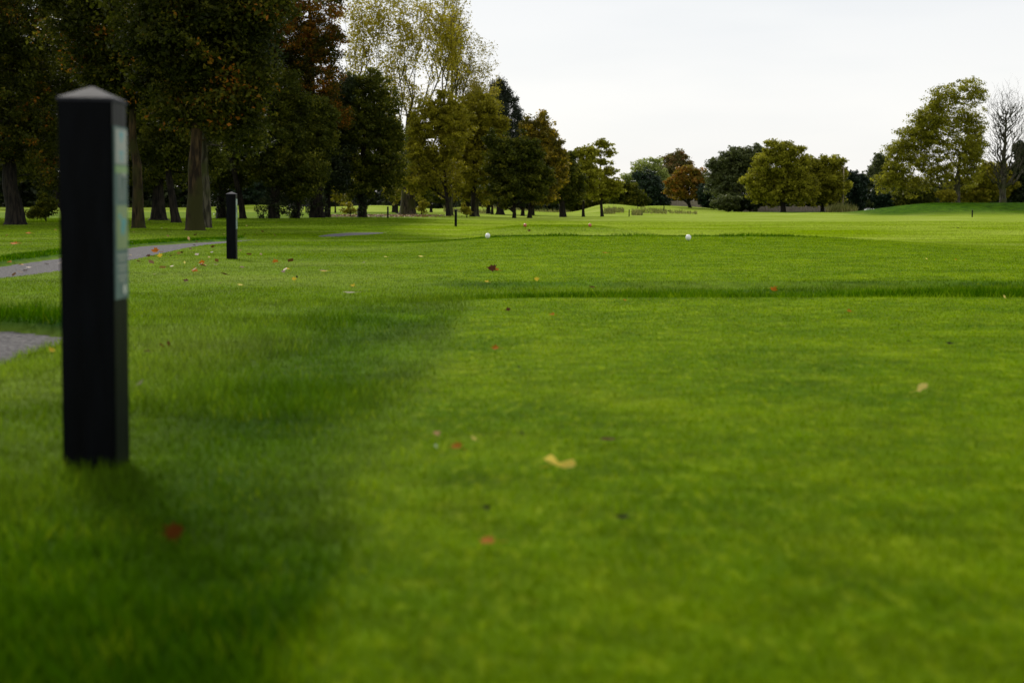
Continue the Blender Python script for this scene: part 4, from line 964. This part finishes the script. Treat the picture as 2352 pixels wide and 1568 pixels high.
LEAVES = [
 (1287, 1085, 74, 'yo', 'large yellow and orange curled leaf lying on the near tee', 'curled', .75, -.12, .45),
 (2117, 901, 40, 'py', 'pale yellow oval leaf alone at the right of the near tee', 'oval', .75, -.9, .1),
 (402, 1245, 58, 'red', 'dark red leaf standing in the rough below the nearest post', 'maple', 1.25, .2, .4),
 (1120, 1257, 52, 'or', 'flat orange leaf nearest the camera on the tee', 'maple', .22, 1.2, .15),
 (1048, 1038, 36, 'or', 'orange leaf beside the pinkish one', 'maple', .4, 1.0, .3),
 (1003, 1007, 26, 'pk', 'pinkish leaf left of an orange leaf on the near tee', 'maple', .4, .6, .3),
 (1089, 1020, 20, 'py', 'narrow pale leaf right of the orange leaf', 'oval', .5, .7, .2),
 (1395, 1019, 38, 'br', 'reddish brown flat leaf above the large yellow leaf', 'oval', .25, 1.5, .2),
 (1118, 1183, 24, 'dk', 'dark brown scrap above the flat orange leaf', 'maple', .4, .4, .5),
 (1428, 1204, 38, 'dk', 'dark brown curled leaf below the large yellow leaf', 'oval', .4, 1.5, .5),
 (1199, 1007, 16, 'dk', 'small dark scrap between the pinkish and reddish brown leaves', 'oval', .4, .5, .5),
 (1138, 807, 22, 'or', 'small orange leaf in the middle of the near tee', 'maple', .4, 1.5, .4),
 (1192, 851, 11, 'dk', 'tiny dark scrap just below the small middle orange leaf', 'oval', .4, 1., .4),
 (1167, 717, 14, 'br', 'red-brown leaf near the far edge of the near tee', 'maple', .8, .3, .4),
 (1268, 728, 16, 'or', 'dull orange leaf right of a red-brown one near the far edge', 'maple', .4, 1.2, .3),
 (1776, 670, 20, 'or', 'bright orange leaf caught in the dark grass bank', 'maple', .8, .5, .5),
 (1950, 720, 13, 'or', 'small orange leaf right of centre just below the grass bank', 'maple', .5, .9, .4),
 (2181, 797, 22, 'dk', 'dark curled leaf towards the right edge', 'oval', .5, 1.4, .6),
 (2086, 791, 11, 'dk', 'tiny dark scrap left of the dark curled leaf', 'oval', .4, 1., .4),
 (1646, 857, 13, 'dk', 'tiny dark scrap in the open middle of the tee', 'oval', .4, 1.2, .4),
 (1130, 622, 24, 'br', 'crumpled dark brown leaf on the middle tee edge', 'maple', 1.0, .2, .8),
 (1140, 623, 16, 'or', 'orange leaf touching the crumpled brown leaf', 'maple', .5, 1., .4),
 (1233, 646, 14, 'ye', 'bright yellow leaf standing at the bank top', 'maple', 1.0, .3, .3),
 (1118, 650, 14, 'ye', 'flat yellow leaf below the crumpled brown leaf', 'maple', .3, .8, .3),
 (1360, 664, 15, 'br', 'brown leaf in the dark grass bank', 'oval', .5, 1.2, .5),
 (388, 799, 16, 'br', 'right one of two upright dark leaves by the nearest post', 'oval', 1.1, .2, .5),
 (373, 803, 15, 'br', 'left one of two upright dark leaves by the nearest post', 'oval', 1.0, .9, .5),
 (340, 814, 22, 'br', 'flat brown leaf left of the two upright dark leaves', 'oval', .3, 1.4, .4),
 (120, 812, 28, 'ye', 'yellow narrow leaf on the grass below the near path', 'oval', .6, .8, .2),
 (322, 890, 20, 'gr', 'faded leaf touching the right side of the nearest post', 'oval', .7, -.6, .3),
 (464, 607, 15, 'or', 'orange-red leaf left of the second post', 'maple', 1.0, .2, .4),
 (447, 625, 19, 'or', 'orange-brown leaf lower left of the second post', 'maple', .5, 1.1, .6),
 (427, 648, 17, 'br', 'brown leaf lowest of the group left of the second post', 'maple', .4, 1.4, .3),
 (470, 611, 12, 'pk', 'pale leaf half under the orange-red leaf', 'oval', .4, 1.2, .2),
 (424, 606, 10, 'py', 'small pale leaf at the left of the second-post group', 'oval', .6, .4, .3),
 (632, 604, 17, 'or', 'orange leaf right of the second post', 'maple', .5, 1.3, .5),
 (661, 620, 12, 'ye', 'small yellow leaf below the orange leaf right of the second post', 'oval', .4, .9, .3),
 (676, 645, 14, 'ye', 'yellow leaf with a dark scrap beside it', 'maple', .8, .4, .3),
 (682, 640, 9, 'dk', 'dark scrap beside a yellow leaf', 'oval', .8, .3, .5),
 (551, 658, 15, 'py', 'pale yellow leaf below the second post', 'oval', .5, 1.2, .3),
 (744, 625, 18, 'ye', 'long yellow leaf on the grass left of the middle tee', 'oval', .4, 1.4, .2),
 (810, 660, 15, 'ye', 'yellow leaf just above a grey flat leaf', 'maple', .5, .9, .3),
 (803, 674, 30, 'gr', 'grey beige flat leaf left of the bank', 'oval', .2, 1.4, .15),
 (357, 579, 24, 'or', 'rust leaf on the edge of the gravel path', 'maple', .5, 1.3, .6),
 (368, 590, 15, 'ye', 'bright yellow leaf on the edge of the gravel path', 'maple', .9, .4, .3),
 (341, 590, 12, 'br', 'brown leaf left of the bright yellow path-edge leaf', 'maple', .6, .6, .5),
 (434, 551, 14, 'pk', 'pale brown leaf on the far edge of the path', 'oval', .9, .4, .3),
 (452, 556, 8, 'red', 'tiny red leaf on the far part of the path', 'oval', .5, .5, .3),
 (438, 573, 12, 'br', 'brown leaf on the grass lip of the path', 'oval', .4, .8, .4),
 (33, 560, 22, 'or', 'dull orange leaf beyond the path at far left', 'maple', .3, 1.2, .3),
 (65, 536, 16, 'or', 'faded orange leaf under the far left tree', 'maple', .3, 1.2, .3),
 (50, 610, 14, 'pk', 'pale leaf lying on the path at far left', 'oval', .3, 1.2, .3),
 (22, 604, 14, 'or', 'rust leaf on the far left path edge', 'maple', .3, .8, .4),
 (966, 591, 13, 'py', 'pale leaf alone left of the middle tee', 'oval', .4, 1.3, .2),
 (885, 592, 9, 'py', 'tiny pale leaf left of the pale leaf by the middle tee', 'oval', .4, 1.3, .2),
 (1390, 582, 14, 'or', 'faded orange leaf between the two white tee markers', 'oval', .2, 1.4, .2),
 (2307, 687, 10, 'py', 'small pale leaf near the right edge below the bank', 'oval', 1.0, .3, .2),
 (2195, 598, 7, 'or', 'tiny orange leaf on the right of the middle tee', 'oval', .4, .3, .2),
 (2128, 597, 7, 'py', 'tiny pale leaf on the right of the middle tee', 'oval', .4, .3, .2),
 (1001, 1038, 14, 'wh', 'small whitish petal below the pinkish leaf', 'oval', .8, .3, .2),
 (1215, 531, 11, 'br', 'brown leaf at the edge between middle and far tee', 'maple', .5, 1., .5),
 (1435, 694, 10, 'or', 'tiny dull orange leaf just below the bank centre', 'oval', .4, 1., .3),
 (2190, 524, 7, 'dk', 'tiny dark molehill-like clod, left of two on the fairway', 'oval', .4, 1., .5),
 (2200, 524, 9, 'dk', 'dark clod, right of two on the fairway', 'oval', .4, 1., .6),
]
for a in LEAVES: fallen(*a)

# ------------------------------------------------------------------ fences, pole, cart
M_FENCE = mat_basic('weathered_fence', [(.3, (.20, .16, .13)), (.7, (.34, .28, .23))], .9, .2, 3, 4, .3)
def fence(u0, u1, vt, Y, npan, label, hgt=None, dark=False):
    xa_, zt_ = at_plane(u0, vt, Y); xb_, _ = at_plane(u1, vt, Y)
    root = empty('panel_fence', (xa_, Y, float(terrain(xa_, Y)))); tag(root, label, 'fence')
    zb = min(float(terrain(xa_, Y)), float(terrain(xb_, Y))) - .2; zoff = float(terrain(xa_, Y))
    w = (xb_ - xa_) / npan
    for i in range(npan + 1):
        bm = bmesh.new(); box(bm, i * w - .16, i * w + .16, -.14, .14, zb - zoff, zt_ - zoff + .15); bmesh.ops.bevel(bm, geom=bm.edges[:], offset=.02, segments=1, affect='EDGES'); bm_obj('fence_post', bm, M_FENCE, root)
    for i in range(npan):
        bm = bmesh.new(); nb = 5; hh = (zt_ - zb) / nb
        for k in range(nb): box(bm, i * w + .165, (i + 1) * w - .165, -.04 + .012 * (k % 2), .04 + .012 * (k % 2), zb - zoff + k * hh, zb - zoff + (k + .94) * hh)
        bm_obj('fence_panel', bm, M_FENCE, root)
fence(1491, 1620, 461.5, 345, 4, 'pale brown panel fence behind the orange tree')
fence(1700, 1912, 474.5, 292, 7, 'low brown fence seen under the rounded trees')
# wooden pole
def pole():
    Y = 276; x, zt_ = at_plane(1938, 383, Y); z = float(terrain(x, Y)); root = empty('utility_pole', (x, Y, z)); tag(root, 'tall thin pale wooden pole at the end of the fairway', 'pole')
    bm = bmesh.new(); bmesh.ops.create_cone(bm, cap_ends=True, segments=10, radius1=.17, radius2=.12, depth=zt_ - z + .4)
    bmesh.ops.translate(bm, verts=bm.verts, vec=(0, 0, (zt_ - z - .4) / 2)); bm_obj('pole_shaft', bm, M_POLE, root, True)
    bm = bmesh.new(); box(bm, -.5, .5, -.24, -.14, zt_ - z - .35, zt_ - z - .23)
    for k in (-.42, 0, .42): box(bm, k - .04, k + .04, -.23, -.15, zt_ - z - .229, zt_ - z - .08)
    bm_obj('crossarm', bm, M_POLE, root)
M_POLE = mat_basic('pale_pole_wood', [(.3, (.20, .16, .10)), (.7, (.32, .27, .17))], .85, .2, 5, 4)
pole()
def buggy():
    Y = 345; x, _ = at_plane(1993, 470, Y); z = float(terrain(x, Y)) + .0; root = empty('golf_buggy', (x, Y, z)); tag(root, 'small white golf buggy in the gap between the conifers', 'golf buggy')
    M1 = M_BALL; M2 = M_SPIKE
    bm = bmesh.new(); box(bm, -.55, .55, -1.1, 1.1, .35, .75); box(bm, -.55, .55, -1.15, -.75, .75, .95); bmesh.ops.bevel(bm, geom=bm.edges[:], offset=.05, segments=2, affect='EDGES'); bm_obj('body', bm, M1, root)
    bm = bmesh.new(); box(bm, -.6, .6, -.85, .95, 1.82, 1.90); bmesh.ops.bevel(bm, geom=bm.edges[:], offset=.03, segments=2, affect='EDGES'); bm_obj('roof', bm, M1, root)
    for (a, b) in ((-.52, -.75), (.52, -.75), (-.52, .85), (.52, .85)):
        bm = bmesh.new(); box(bm, a - .02, a + .02, b - .02, b + .02, .75, 1.82); bm_obj('roof_post', bm, M2, root)
    bm = bmesh.new(); box(bm, -.5, .5, .1, .55, .76, .92); box(bm, -.5, .5, .5, .6, .93, 1.3); bm_obj('seat', bm, M2, root)
    for (a, b) in ((-.5, -.75), (.5, -.75), (-.5, .75), (.5, .75)):
        bm = bmesh.new(); bmesh.ops.create_cone(bm, cap_ends=True, segments=20, radius1=.23, radius2=.23, depth=.18)
        bmesh.ops.rotate(bm, verts=bm.verts, cent=(0, 0, 0), matrix=__import__('mathutils').Matrix.Rotation(math.pi / 2, 3, 'Y')); bmesh.ops.translate(bm, verts=bm.verts, vec=(a, b, .23)); bm_obj('wheel', bm, M2, root, True)
buggy()

# ------------------------------------------------------------------ light and sky
SUN_EL, SUN_AZ = math.radians(34), math.radians(24)     # azimuth left of the view direction (+Y)
sd = Vector((-math.sin(SUN_AZ) * math.cos(SUN_EL), math.cos(SUN_AZ) * math.cos(SUN_EL), math.sin(SUN_EL)))
su = bpy.data.lights.new('sun', 'SUN'); su.energy = 3.1; su.angle = math.radians(11); su.color = (1, .95, .86)
so = bpy.data.objects.new('sun', su); COL.objects.link(so); so.rotation_euler = (-sd).to_track_quat('-Z', 'Y').to_euler()
w = bpy.data.worlds.new('World'); sc.world = w; w.use_nodes = True
n = w.node_tree; L = n.links; n.nodes.clear()
out = n.nodes.new('ShaderNodeOutputWorld')
sky = n.nodes.new('ShaderNodeTexSky'); sky.sky_type = 'NISHITA'; sky.sun_disc = False; sky.sun_elevation = SUN_EL; sky.sun_rotation = -SUN_AZ
b1 = n.nodes.new('ShaderNodeBackground'); b1.inputs['Strength'].default_value = .10; L.new(sky.outputs[0], b1.inputs['Color'])
tc = n.nodes.new('ShaderNodeTexCoord'); mp = n.nodes.new('ShaderNodeMapping'); mp.inputs['Scale'].default_value = (1.2, 1.2, 6); L.new(tc.outputs['Generated'], mp.inputs['Vector'])
no = n.nodes.new('ShaderNodeTexNoise'); no.inputs['Scale'].default_value = 1.6; no.inputs['Detail'].default_value = 4; L.new(mp.outputs[0], no.inputs['Vector'])
cr = ramp(n, [(.36, (.90, .915, .93)), (.54, (1.0, .995, .985))]); L.new(no.outputs['Fac'], cr.inputs['Fac'])
sx = n.nodes.new('ShaderNodeSeparateXYZ'); L.new(tc.outputs['Generated'], sx.inputs[0])
gr = ramp(n, [(.0, (1.0, .985, .965)), (.045, (1.0, .992, .98)), (.15, (.90, .915, .935)), (.4, (.97, .975, .985))]); L.new(sx.outputs['Z'], gr.inputs['Fac'])
mu = n.nodes.new('ShaderNodeMix'); mu.data_type = 'RGBA'; mu.blend_type = 'MULTIPLY'; mu.inputs[0].default_value = 1; L.new(cr.outputs[0], mu.inputs[6]); L.new(gr.outputs[0], mu.inputs[7])
b2 = n.nodes.new('ShaderNodeBackground'); b2.inputs['Strength'].default_value = 1.03; L.new(mu.outputs[2], b2.inputs['Color'])
mx = n.nodes.new('ShaderNodeMixShader'); mx.inputs[0].default_value = .9
L.new(b1.outputs[0], mx.inputs[1]); L.new(b2.outputs[0], mx.inputs[2]); L.new(mx.outputs[0], out.inputs['Surface'])

# ------------------------------------------------------------------ camera
cam = bpy.data.cameras.new('camera'); co = bpy.data.objects.new('camera', cam); COL.objects.link(co)
co.location = (0, 0, CAMZ); co.rotation_euler = (math.pi / 2 - TH, 0, 0)
cam.sensor_width = 36; cam.lens = F / 2352 * 36; cam.clip_end = 3000; cam.clip_start = .05
cam.dof.use_dof = True; cam.dof.focus_distance = 24; cam.dof.aperture_fstop = 3.5
sc.camera = co
sc.view_settings.view_transform = 'Standard'; sc.view_settings.look = 'None'; sc.view_settings.exposure = 0; sc.view_settings.gamma = 1
sc.cycles.max_bounces = 6; sc.cycles.diffuse_bounces = 3; sc.cycles.transmission_bounces = 3; sc.cycles.glossy_bounces = 2
sc.cycles.use_denoising = True
sc.cycles.use_adaptive_sampling = True; sc.cycles.adaptive_threshold = .01
